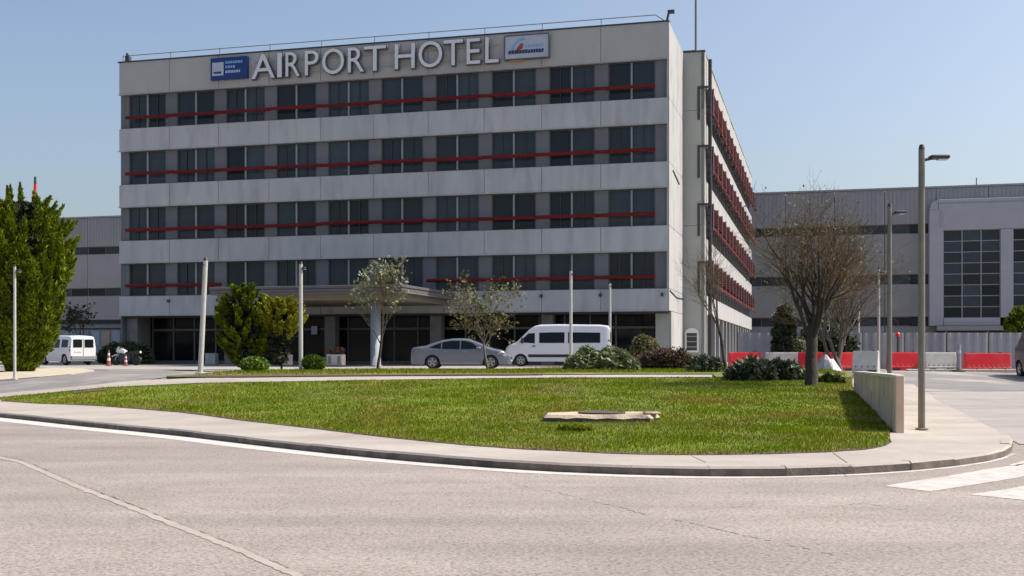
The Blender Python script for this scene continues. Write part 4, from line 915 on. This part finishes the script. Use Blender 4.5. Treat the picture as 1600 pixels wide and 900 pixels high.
# ------------------------------------------------------------------ lamps and poles
def lamp(label, loc, Hh, arm, rad, m=M['pole'], name='street_lamp', group='street lamps along the side street', lean=0.0, headlen=.55):
    t = thing(name, label, 'street lamp', loc, 0, group)
    MB().lathe((0,0,-.02), (0,0,1), [(0,rad*1.9),(.05,rad*1.9),(.06,rad*1.05),(Hh*.5,rad),(Hh,rad*.92)], 12).obj('pole', m, t, smooth=False)
    MB().tube((0,0,Hh-.01),(0,0,Hh+.07),rad*.98,rad*.6,12).obj('pole_cap', M['lampgrey'], t)
    s_ = 1 if arm > 0 else -1
    h = MB().tube((s_*rad*.5,0,Hh-.22),(s_*(rad+abs(arm)*.45),0,Hh-.17),.03,.022,8).obj('arm', M['lampgrey'], t)
    hd = MB().bev(min(s_*abs(arm)*.3, s_*abs(arm)), max(s_*abs(arm)*.3, s_*abs(arm)), -.11, .11, Hh-.20, Hh-.13, .02).obj('lamp_head', M['lampgrey'], t)
    MB().box(min(s_*abs(arm)*.6, s_*abs(arm)*.95), max(s_*abs(arm)*.6, s_*abs(arm)*.95), -.08,.08,Hh-.215,Hh-.203).obj('lens', M['lens'], hd)
    t.rotation_euler = (0, R(lean), 0); return t
x, y, z = GZ(1440, 672, .12)
main_lamp = lamp('nearest tall grey lamp post standing on the sidewalk beside the stone wall', (x,y,z), (672-232)/FPX*y, .50, .062)
x, y, z = AT(1390, 30, .12); lamp('second lamp post, rising just behind the stone wall', (x,y,z), EYE+228/FPX*30-z, .42, .062)
x, y, z = AT(1373, 53, .02); lamp('third slim lamp post left of the two larger lamp posts', (x,y,z), EYE+130/FPX*53-z, .3, .06, M['polewhite'])
x, y, z = AT(1342, 74, .02); lamp('farthest thin lamp post seen through the bare tree branches', (x,y,z), EYE+82/FPX*74-z, .3, .06, M['polewhite'])
x, y, z = AT(23, 41, .05); lamp('thin pale pole in front of the tall cypress', (x,y,z), EYE+134/FPX*41-z, .22, .05, M['polewhite'], 'garden_lamp', 'pale poles before the hotel')
x, y, z = GZ(313, 584, .15); lamp('leaning pale pole left of the conifer shrub', (x,y,z), EYE+144/FPX*y-z, -.05, .085, M['polewhite'], 'garden_lamp', 'pale poles before the hotel', 2.7)
x, y, z = GZ(470, 579.5, .15); lamp('straight pale pole between the conifer shrub and small round bush', (x,y,z), EYE+138/FPX*y-z, .18, .075, M['polewhite'], 'garden_lamp', 'pale poles before the hotel')
x, y, z = AT(892, 55, .15); lamp('pale pole rising in front of the white minibus', (x,y,z), EYE+127/FPX*55-z, .08, .075, M['polewhite'], 'garden_lamp', 'pale poles before the hotel')
x, y, z = AT(953, 67.3, .03); lamp('pale pole behind the rear end of the white minibus', (x,y,z), EYE+107/FPX*67.3-z, .08, .08, M['polewhite'], 'garden_lamp', 'pale poles before the hotel')
x, y, z = AT(1158, 55, .1)
# red and white crane-like mast behind cypress
x, y, z = AT(55, 120); rm = thing('red_mast', 'distant red mast with dark tip rising behind the cypress', 'mast', (x,y,z))
hm = EYE+274/FPX*120-z
MB().tube((0,0,0),(0,0,hm-.8),.26,.16,8).obj('mast', M['barred'], rm); MB().tube((0,0,hm-.8),(0,0,hm),.15,.12,8).obj('mast_tip', M['dark'], rm)

# ------------------------------------------------------------------ barriers, hoarding, posts
def barrier_mesh(w_, m, h_=.82):
    p = []; d = .24
    prof_ = [(-d,0),(-d,.16),(-d+.02,.20),(-.11,h_-.05),(-.09,h_),(.09,h_),(.11,h_-.05),(d-.02,.20),(d,.16),(d,0)]
    n = len(prof_); V = [( -w_/2, a, b) for a, b in prof_] + [(-w_/2+.0, a, b) for a, b in prof_] + [(w_/2, a, b) for a, b in prof_]
    mb = MB(); e = .03
    st_ = [(-w_/2, .93), (-w_/2+e, 1), (w_/2-e, 1), (w_/2, .93)]
    V = [(x, a*k, b*(.98 if k < 1 else 1)) for x, k in st_ for a, b in prof_]
    F = [(j*n+i, j*n+i+1, (j+1)*n+i+1, (j+1)*n+i) for j in range(3) for i in range(n-1)] + [tuple(range(n)), tuple(range(4*n-1, 3*n-1, -1))]
    mb.add(V, F); return mb.mesh('barrier_body', m)
def barrier(label, px, Y, wid, red, rz=0.0, hh=.82):
    x, y, z = AT(px, Y, .02); t = thing('traffic_barrier', label, 'barrier', (x,y,z), rz, 'plastic traffic barriers beside the side street')
    link('barrier_body', barrier_mesh(wid, M['barred'] if red else M['barwhite'], hh), t)
    sl_ = MB()
    for s_ in (-1,1): sl_.box(s_*wid*.28-.16, s_*wid*.28+.16, -.262, -.12, -.005, .10)
    sl_.obj('fork_slot', M['dark'], t)
    n_ = int(wid/.22); rb = MB()
    for i in range(n_):
        xx = -wid/2+.14+i*(wid-.28)/max(1,n_-1); rb.add([(xx-.04,-.23,.21),(xx+.04,-.23,.21),(xx+.03,-.20,.30),(xx-.03,-.20,.30)], [(0,1,2,3)])
    tag(rb.obj('moulded_ribs', M['conered'] if red else M['bumper'], t), kind='stuff')
    MB().lathe((wid*.3,0,hh), (0,0,1), [(-.01,.07),(.03,.07),(.035,.05)], 10).obj('filler_cap', M['blackplastic'], t)
    return t
kb = FPX/51
barrier('rightmost red plastic barrier on the side street', 1541.5, 50.5, 70/kb, True)
barrier('white plastic barrier right of the nearest lamp post', 1468, 50.8, 49/kb, False, .03)
barrier('red plastic barrier just left of the nearest lamp post', 1412, 51, 50/kb, True, -.02)
barrier('white tilted plastic barrier behind end of the stone wall', 1353, 46, 1.0, False, -.5, .88)
barrier('red plastic barrier right of the tall bare tree trunk', 1310, 50, 48/kb, True, .05)
barrier('red plastic barrier behind the tall bare tree trunk', 1266, 50.6, 36/kb, True, -.05)
barrier('white plastic barrier left of the tall bare tree trunk', 1222, 51, 52/kb, False, 0.02)
barrier('leftmost red plastic barrier beside the hotel wing', 1164, 50, 50/kb, True, .06)
tp = thing('tarpaulin_heap', 'grey and white tarpaulin heap between the tree trunk and red barrier', 'tarpaulin', AT(1289, 47.5, .02))
bm_ = MB(); ring = 10; V = []
for j, (z_, s_) in enumerate(((0,1),(.22,.86),(.5,.5),(.72,.12))):
    for i in range(ring): t = 6.283*i/ring; V.append((math.cos(t)*.55*s_*random.uniform(.85,1.1)+.02, math.sin(t)*.45*s_*random.uniform(.85,1.1), z_+random.uniform(-.03,.03)*(j>0)))
F = [(j*ring+i, j*ring+(i+1)%ring, (j+1)*ring+(i+1)%ring, (j+1)*ring+i) for j in range(3) for i in range(ring)]+[tuple(range(30,40))]
bm_.add(V, F); bm_.obj('cover', M['hoard'], tp); MB().add([(.25,-.4,.05),(.62,-.25,.05),(.30,-.12,.55),(.12,-.2,.52)], [(0,1,2,3)]).add([(.25,-.42,.03),(.64,-.27,.03),(.31,-.10,.57)], [(0,1,2)]).obj('flap', M['bright'], tp)
hd = thing('metal_hoarding', 'grey corrugated metal hoarding fence behind the barriers', 'fence', AT(1480, 54.5))
hx, hy, hz_ = hd.location
for i in range(-5, 7):
    mb = MB(); w_ = 1.95; nC = 18; V = []
    for q in range(nC+1):
        xx = i*2.0 + w_*q/nC; yy = .0 if (q//1) % 4 in (0,1) else .035; V += [(xx,yy,.03),(xx,yy,1.78)]
    mb.add(V, [(2*q,2*q+2,2*q+3,2*q+1) for q in range(nC)]); mb.obj('metal_sheet', M['hoard'], hd)
    MB().box(i*2.0-.045, i*2.0-.005, .04, .09, 0, 1.85).obj('fence_post', M['pole'], hd)
hd.rotation_euler = (0,0,R(-1.5))
rp = thing('warning_post', 'short black post with red lamp on top behind the red barrier', 'post', AT(1403, 52))
MB().tube((0,0,0),(0,0,1.55),.05,.045).obj('post', M['dark'], rp); MB().lathe((0,0,1.55),(0,0,1),[(0,.05),(.02,.10),(.14,.10),(.2,.05)],12).obj('red_lamp', M['barred'], rp)
dp = thing('lane_delineator', 'grey flexible post with black foot between the barriers', 'post', AT(1498, 49.5, .02))
MB().lathe((0,0,0),(0,0,1),[(0,.30),(.05,.28),(.09,.12)],14).obj('foot', M['rubber'], dp); MB().tube((0,0,.09),(0,0,1.18),.10,.085,10).obj('post', M['hoard'], dp); MB().tube((0,0,.8),(0,0,.95),.098,.096,10).obj('reflector', M['pale'], dp)
wk = thing('white_kerb_blocks', 'white painted kerb blocks under the barriers', 'kerb', AT(1525, 49.8, .02))
for i in range(-5, 4): MB().bev(i*.62+.02, i*.62+.58, -.1, .1, -.02, .12, .02).obj('kerb_block', M['coping'], wk)
for px, Y, lab, hh in ((170, 66, 'red and white traffic cone beside the white compact van', .85), (196.5, 66.5, 'smaller traffic cone in front of the parked motorcycle', .6)):
    c = thing('traffic_cone', lab, 'traffic cone', AT(px, Y, .05), 0, 'traffic cones by the parked motorcycle'); r_ = .12 if hh > .7 else .10
    MB().box(-.15,.15,-.15,.15,0,.04).obj('cone_base', M['conered'], c)
    MB().lathe((0,0,.04),(0,0,1),[(0,r_),(hh,.035)],14).obj('cone_body', M['conered'], c)
    for f0, f1 in ((.30,.48),(.66,.82)): MB().lathe((0,0,.04),(0,0,1),[(hh*f0, r_+(.035-r_)*f0+.006),(hh*f1, r_+(.035-r_)*f1+.006)],14).obj('reflective_band', M['bright'], c)

# things before the ground floor
def planter(label, px, Y, w_, h_, brown=True):
    t = thing('planter_box', label, 'planter', AT(px, Y, .1), ANG, 'planters before the hotel entrance')
    MB().bev(-w_/2,w_/2,-.25,.25,0,h_,.03).obj('trough', M['coping'], t); MB().box(-w_/2+.06,w_/2-.06,-.19,.19,h_,h_+.015).obj('soil', M['soil'], t)
    for s_ in (-1,1): MB().bev(s_*w_*.3-.1,s_*w_*.3+.1,-.262,-.251,.08,h_-.1,.004).obj('recess_panel', M['pilcol'], t)
    cl = [(random.uniform(-.5,.5)*w_*.8, random.uniform(-.1,.1), h_+.2, .2) for _ in range(8)]; P,D = clumps([c[:3] for c in cl], [(c[3],)*3 for c in cl], -110)
    link('plants', leaves_mesh('plants', P, .08, M['rustleaf'] if brown else M['darkleaf'], D, 1.8), t)
planter('pale concrete planter right of the smaller round bush', 525, 63, .95, .62)
planter('pale concrete planter behind the conifer bush', 444, 64, .85, .6, False)
bx = thing('utility_cabinet', 'small pale utility cabinet beside the leaning pole', 'cabinet', AT(331, 70, .03), ANG)
MB().bev(-.36,.36,-.2,.2,0,.75,.02).obj('housing', M['column'], bx); MB().bev(-.33,-.01,-.215,-.202,.05,.7,.005).obj('door', M['panel'], bx); MB().bev(.01,.33,-.215,-.202,.05,.7,.005).obj('door', M['panel'], bx)
bn = thing('garden_bench', 'low bench with pale top before the entrance glass', 'bench', AT(491, 68, .03), ANG)
MB().bev(-.8,.8,-.2,.2,.42,.48,.01).obj('seat', M['coping'], bn)
for s_ in (-1,1): MB().box(s_*.65-.05,s_*.65+.05,-.18,.18,0,.42).obj('leg', M['dark'], bn)
nb = thing('notice_board', 'small white notice on the dark entrance glass', 'notice', hotel.matrix_basis @ Vector((-s_at(488, 2.0), 2.3, 2.05)), ANG)
MB().bev(-.22,.22,-.02,.02,0,.55,.01).obj('sheet', M['pale'], nb); MB().box(-.24,.24,.021,.05,-.03,.58).obj('backing', M['dark'], nb)

# ------------------------------------------------------------------ vehicles
def lerp_prof(P, x): return float(np.interp(x, [p[0] for p in P], [p[1] for p in P]))
def vehicle(name, label, cat, loc, rz, L_, W_, top, belt, sill, wheels, wr, paint, side_w, shield, rear, roofz, tumble=.2, plan=(.18,.55,.10,.4), nst=90, low_m=None, rim_m=None, details=None, hoodz=None):
    """x runs front (+) to rear (-); top: roofline; wheels: x centres"""
    t = thing(name, label, cat, loc, rz)
    h = L_/2
    def hw_(x, z):
        w = W_/2; f = max(0, (x-(h-plan[1]))/plan[1]); r = max(0, ((-h+plan[3])-x)/plan[3])
        w -= plan[0]*f*f*1.0 + plan[2]*r*r
        b = belt if not callable(belt) else belt(x)
        if z > b: w -= tumble*((z-b)/(roofz-b))
        else: w -= .05*((b-z)/(b-sill))**2
        return max(.05, w)
    xs = sorted(set([round(v,4) for v in np.linspace(-h, h, nst)] + [round(p[0],4) for p in top]))
    ns = 12; V = []; 
    for x in xs:
        zt = lerp_prof(top, x); zb = sill
        for wx_ in wheels:
            d = abs(x-wx_); a = wr*1.16
            if d < a: zb = max(zb, wr*.98+math.sqrt(a*a-d*d)*.98)
        zb = min(zb, zt-.12); row = []
        rr = min(.10, (zt-zb)*.35)
        for k in range(8):
            z = zb + (zt-rr-zb)*k/7; row.append((x, hw_(x,z), z))
        we = hw_(x, zt-rr)
        for k in range(1,4):
            a = R(30*k); row.append((x, we-rr*(1-math.cos(a)), zt-rr+rr*math.sin(a)))
        for k in range(1,4): row.append((x, (we-rr)*(1-k/3), zt+.035*(1-((1-k/3))**2)*min(1,(zt-sill)*2)))
        full = row + [(p[0], -p[1], p[2]) for p in reversed(row[:-1])]
        V.append(full)
    m_ = len(V[0]); F = [(i*m_+j, i*m_+j+1, (i+1)*m_+j+1, (i+1)*m_+j) for i in range(len(V)-1) for j in range(m_-1)]
    F += [tuple(range(m_)), tuple(range(len(V)*m_-1, (len(V)-1)*m_-1, -1))]
    mb = MB().add([p for r_ in V for p in r_], F); me = mb.mesh('body', paint, True)
    o = link('body', me, t)
    try:
        for e in me.edges: pass
        me.set_sharp_from_angle(angle=R(38))
    except Exception: pass
    MB().box(-h+.12, h-.12, -W_/2+.26, W_/2-.26, sill-.02, sill+.25).obj('underbody', M['blackplastic'], t)
    for wx_ in wheels:
        MB().box(wx_-wr*1.1, wx_+wr*1.1, -W_/2+.16, W_/2-.16, sill+.08, wr*2.0).obj('wheel_well', M['blackplastic'], t)
        for s_ in (-1, 1):
            yo = s_*(W_/2-.03)
            ty = MB().lathe((wx_, yo-s_*.21, wr), (0,s_,0), [(0,wr*.7),(.01,wr*.94),(.05,wr),(.16,wr),(.2,wr*.95),(.21,wr*.72),(.17,wr*.66)], 28).obj('wheel', M['rubber'], t, smooth=True)
            rm_ = MB().lathe((wx_, yo-s_*.05, wr), (0,s_,0), [(0,wr*.66),(.025,wr*.66),(.03,wr*.58),(.005,wr*.55)], 24)
            for q in range(5):
                a = 2*math.pi*q/5+.3; c, s2 = math.cos(a), math.sin(a); u = (-s2, c)
                p = [(wx_+c*wr*.1+u[0]*.05, wr+s2*wr*.1+u[1]*.05), (wx_+c*wr*.1-u[0]*.05, wr+s2*wr*.1-u[1]*.05), (wx_+c*wr*.6-u[0]*.035, wr+s2*wr*.6-u[1]*.035), (wx_+c*wr*.6+u[0]*.035, wr+s2*wr*.6+u[1]*.035)]
                rm_.add([(x,yo-s_*.012,z) for x,z in p]+[(x,yo-s_*.04,z) for x,z in p], [(0,1,2,3),(0,4,5,1),(1,5,6,2),(2,6,7,3),(3,7,4,0)])
            rm_.obj('rim', rim_m or M['rim'], ty)
    for i, poly in enumerate(side_w):
        for s_ in (-1,1):
            P_ = densify(poly, .25); n_ = len(P_); vs = [(x, s_*(hw_(x,z)+.010), z) for x, z in P_] + [(x, s_*(hw_(x,z)-.02), z) for x, z in P_]
            cx = sum(p[0] for p in P_)/n_; cz = sum(p[1] for p in P_)/n_; vs.append((cx, s_*(hw_(cx,cz)+.012), cz))
            MB().add(vs, [(k, (k+1)%n_, 2*n_) for k in range(n_)]+[(k,n_+k,n_+(k+1)%n_,(k+1)%n_) for k in range(n_)]).obj('side_window', M['carglass'], t)
    for nm, seg in (('windscreen', shield), ('rear_window', rear)):
        if not seg: continue
        xa, xb, k0 = seg; V = []; F = []; nx_, ny_ = 8, 8
        for i in range(nx_+1):
            x = xa+(xb-xa)*i/nx_; z = lerp_prof(top, x); dz = (lerp_prof(top, x+.02)-lerp_prof(top, x-.02))/.04; nrm = Vector((-dz,0,1)).normalized(); w0 = hw_(x, z)-.10*k0
            for j in range(ny_+1):
                v = -1+2*j/ny_; V.append((x+nrm.x*.012, v*w0, z+.035*(1-v*v)+nrm.z*.012))
        F = [(i*(ny_+1)+j, i*(ny_+1)+j+1, (i+1)*(ny_+1)+j+1, (i+1)*(ny_+1)+j) for i in range(nx_) for j in range(ny_)]
        MB().add(V, F).obj(nm, M['carglass'], t, smooth=True)
    if details: details(t, hw_, h)
    return t
region('dark_patch', PX([(112,612.5),(165,608.5),(166,611),(140,613),(114,615.5)], .13), .15, M['soil'], .5, .04)  # small dark brown patch along the back edge of the lawn
def patch(t, name, m, hw_, poly, out=.012):
    for s_ in (-1,1):
        n_ = len(poly); vs = [(x, s_*(hw_(x,z)+out), z) for x, z in poly]+[(x, s_*(hw_(x,z)-.03), z) for x, z in poly]
        MB().add(vs, [tuple(range(n_))]+[(k,n_+k,n_+(k+1)%n_,(k+1)%n_) for k in range(n_)]).obj(name, m, t)
def seam_lines(t, hw_, xs, z0, z1):
    for x in xs: patch(t, 'door_gap', M['blackplastic'], hw_, [(x-.008,z0),(x+.008,z0),(x+.008,z1),(x-.008,z1)], .002)
# silver sedan, front to the right
def sedan_det(t, hw_, h):
    patch(t, 'headlight', M['headlight'], hw_, [(h-.62,.70),(h-.30,.62),(h-.16,.60),(h-.22,.74),(h-.5,.82)], .008)
    patch(t, 'tail_light', M['taillight'], hw_, [(-h+.05,.80),(-h+.42,.86),(-h+.40,.98),(-h+.08,.97)], .008)
    seam_lines(t, hw_, (.95,.02,-.88), .36, .93)
    patch(t, 'door_handle', M['rim'], hw_, [(.12,.80),(.30,.80),(.30,.83),(.12,.83)], .03); patch(t, 'door_handle', M['rim'], hw_, [(-.80,.81),(-.62,.81),(-.62,.84),(-.80,.84)], .03)
    patch(t, 'sill_trim', M['rim'], hw_, [(-.95,.26),(.95,.26),(.95,.29),(-.95,.29)], .008)
    for s_ in (-1,1): MB().bev(.78,.98,s_*.98-.09,s_*.98+.09,.93,1.06,.03).obj('mirror', M['silver'], t)
    MB().box(h-.02,h+.012,-.5,.5,.46,.58).obj('grille', M['blackplastic'], t); MB().box(h-.01,h+.015,-.26,.26,.36,.44).obj('licence_plate', M['plate'], t)
    MB().box(-h-.015,-h+.02,-.26,.26,.62,.73).obj('licence_plate', M['plate'], t)
top = [(-2.42,.62),(-2.40,.92),(-2.33,1.01),(-2.0,1.06),(-1.75,1.09),(-1.35,1.24),(-.9,1.38),(-.4,1.45),(.1,1.455),(.45,1.42),(.9,1.25),(1.35,1.03),(1.55,.97),(1.95,.89),(2.2,.80),(2.36,.68),(2.42,.50)]
sd = vehicle('sedan_car', 'silver grey four door sedan parked before the hotel entrance facing right', 'car', AT(722, 55.5, .035), R(-3), 4.84, 1.84, top, .93, .21, (1.46,-1.36), .325, M['silver'],
    [[(.98,.97),(.55,1.27),(.18,1.36),(.03,1.365),(.03,.955)], [(-.03,.955),(-.03,1.365),(-.5,1.36),(-.88,1.28),(-.88,.965)], [(-.94,.97),(-.94,1.26),(-1.22,1.16),(-1.52,1.02)]],
    (.50,1.32,1.1), (-1.68,-.95,1.1), 1.45, .22, (.30,.6,.18,.5), details=sedan_det)
# white minibus, front to the left
def bus_det(t, hw_, h):
    patch(t, 'headlight', M['headlight'], hw_, [(h-.55,.95),(h-.12,.82),(h-.14,1.02),(h-.5,1.15)], .008)
    patch(t, 'tail_light', M['taillight'], hw_, [(-h+.02,.9),(-h+.12,.9),(-h+.12,1.5),(-h+.02,1.5)], .008)
    patch(t, 'side_moulding', M['blackplastic'], hw_, [(-h+.9,.52),(h-1.35,.52),(h-1.35,.68),(-h+.9,.68)], .02)
    seam_lines(t, hw_, (1.15,-.05), .55, 2.05)
    patch(t, 'door_handle', M['blackplastic'], hw_, [(1.2,1.12),(1.4,1.12),(1.4,1.17),(1.2,1.17)], .03)
    for s_ in (-1,1): MB().bev(1.88,2.0,s_*1.1-.12,s_*1.1+.12,1.30,1.62,.03).obj('mirror', M['blackplastic'], t)
    MB().box(h-.02,h+.015,-.6,.6,.55,.8).obj('grille', M['blackplastic'], t)
    MB().box(-h-.02,-h+.0,-.78,.78,1.35,1.95).obj('rear_glass', M['carglass'], t); MB().bev(-h-.12,-h+.02,-.95,.95,.32,.55,.02).obj('rear_bumper', M['bumper'], t)
top = [(-2.97,1.9),(-2.95,2.15),(-2.85,2.27),(-2.4,2.33),(0,2.36),(1.0,2.34),(1.3,2.26),(1.6,2.05),(2.2,1.46),(2.34,1.34),(2.75,1.18),(2.9,1.05),(2.97,.7)]
vehicle('minibus', 'white passenger minibus with dark side windows parked facing left', 'van', AT(872, 64.5, .035), R(180-6), 5.94, 2.0, top, 1.2, .28, (2.05,-1.75), .34, M['whitepaint'],
    [[(2.12,1.36),(1.62,1.86),(1.25,1.88),(1.25,1.30)], [(1.0,1.32),(1.0,1.90),(.35,1.92),(-.42,1.92),(-.42,1.32)], [(-.62,1.32),(-.62,1.92),(-2.42,1.90),(-2.42,1.33)]],
    (1.55,2.22,1.1), None, 2.36, .14, (.32,.6,.06,.3), details=bus_det)
# compact white van seen from behind, left
def cv_det(t, hw_, h):
    patch(t, 'headlight', M['headlight'], hw_, [(h-.5,.72),(h-.15,.66),(h-.2,.84),(h-.5,.92)], .008)
    patch(t, 'tail_light', M['taillight'], hw_, [(-h+.02,.85),(-h+.13,.85),(-h+.13,1.15),(-h+.02,1.15)], .008)
    seam_lines(t, hw_, (.9,-.1), .4, 1.55)
    for s_ in (-1,1):
        MB().bev(-h-.022,-h+.0,s_*.37-.29,s_*.37+.29,1.08,1.58,.008).obj('rear_door_glass', M['carglass'], t)
        MB().bev(.92,1.08,s_*.92-.1,s_*.92+.1,1.02,1.2,.03).obj('mirror', M['blackplastic'], t)
    MB().box(-h-.012,-h+.0,-.012,.012,.5,1.7).obj('door_gap', M['blackplastic'], t)
    MB().box(-h-.02,-h+.0,.12,.56,.78,.90).obj('licence_plate', M['plate'], t)
    MB().bev(-h-.14,-h+.05,-.82,.82,.32,.56,.03).obj('rear_bumper', M['bumper'], t)
top = [(-2.1,1.35),(-2.08,1.62),(-2.0,1.74),(-1.6,1.79),(0,1.81),(.5,1.78),(.72,1.66),(1.25,1.12),(1.4,1.02),(1.9,.90),(2.03,.78),(2.1,.5)]
vehicle('compact_van', 'white compact van with twin rear door windows parked by the cypress', 'van', AT(104, 71, .05), math.atan2(.66,-.75), 4.2, 1.74, top, 1.02, .24, (1.32,-1.35), .33, M['bright'],
    [[(1.12,1.08),(.72,1.55),(.25,1.58),(.25,1.06)], [(.10,1.06),(.10,1.58),(-.75,1.58),(-.75,1.06)], [(-1.0,1.08),(-1.0,1.57),(-1.78,1.55),(-1.78,1.08)]],
    (.74,1.22,1.0), None, 1.81, .12, (.28,.5,.05,.25), details=cv_det)
# dark van cut by the right edge
def dv_det(t, hw_, h):
    patch(t, 'tail_light', M['taillight'], hw_, [(-h+.02,.95),(-h+.14,.95),(-h+.14,1.5),(-h+.02,1.5)], .01)
    MB().box(-h-.02,-h+.0,-.82,-.68,.95,1.45).box(-h-.02,-h+0,.68,.82,.95,1.45).obj('tail_light', M['taillight'], t)
    MB().bev(-h-.12,-h+.02,-.95,.95,.35,.58,.02).obj('rear_bumper', M['bumper'], t); MB().box(-h-.02,-h+.0,-.6,.6,1.45,2.0).obj('rear_glass', M['carglass'], t)
    seam_lines(t, hw_, (1.15,-.05), .55, 2.05)
top = [(-2.6,1.9),(-2.58,2.2),(-2.5,2.33),(-2.1,2.38),(0,2.4),(.8,2.38),(1.1,2.3),(1.35,2.1),(1.85,1.5),(2.0,1.36),(2.4,1.2),(2.55,1.05),(2.6,.7)]
vehicle('dark_van', 'dark grey van cut off by the right edge of the view', 'van', AT(1657, 45, .03), R(86), 5.2, 2.0, top, 1.2, .28, (1.75,-1.6), .35, M['darkpaint'],
    [[(1.8,1.36),(1.35,1.9),(.95,1.92),(.95,1.30)]], (1.25,1.88,1.1), None, 2.4, .14, (.3,.6,.06,.3), details=dv_det)
# parked motorcycle
mc = thing('motorcycle', 'dark motorcycle with white panels parked left of the hotel doors', 'motorcycle', AT(197, 67.5, .05), R(165))
for x in (-.68,.68):
    wq = MB().lathe((x,-.06,.31),(0,1,0),[(0,.2),(.0,.29),(.03,.31),(.09,.31),(.12,.29),(.12,.2)],22).obj('wheel', M['rubber'], mc, smooth=True)
    MB().lathe((x,-.045,.31),(0,1,0),[(0,.21),(.09,.21)],18).obj('rim', M['dark'], wq)
MB().tube((.68,.09,.31),(.42,.09,1.0),.028).tube((.68,-.09,.31),(.42,-.09,1.0),.028).obj('fork', M['rim'], mc)
MB().tube((.40,-.34,1.06),(.40,.34,1.06),.02).tube((.46,0,.9),(.38,0,1.1),.05).obj('handlebar', M['dark'], mc)
MB().prism([(-.35,.25),(.35,.25),(.45,.6),(.2,.72),(-.35,.68)],-.14,.14).obj('engine', M['dark'], mc)
MB().prism([(-.95,.72),(-.3,.66),(.05,.72),(-.1,.82),(-.6,.86),(-1.0,.92)],-.12,.12).obj('seat', M['blackplastic'], mc)
MB().prism([(.0,.70),(.40,.78),(.50,.95),(.28,1.0),(.02,.88)],-.15,.15).obj('fuel_tank', M['bright'], mc)
MB().prism([(.44,.74),(.60,.82),(.54,1.02),(.46,1.10),(.42,.92)],-.12,.12).obj('front_fairing', M['bright'], mc)
MB().prism([(-1.0,.74),(-.72,.70),(-.70,.82),(-.98,.86)],-.09,.09).obj('tail_panel', M['bright'], mc)
MB().prism([(.45,.62),(.68,.66),(.92,.56),(.94,.50),(.68,.60),(.5,.55)],-.08,.08).obj('mudguard', M['bright'], mc)
MB().tube((-.2,-.17,.3),(-.9,-.19,.42),.045,.06).obj('exhaust', M['rim'], mc)
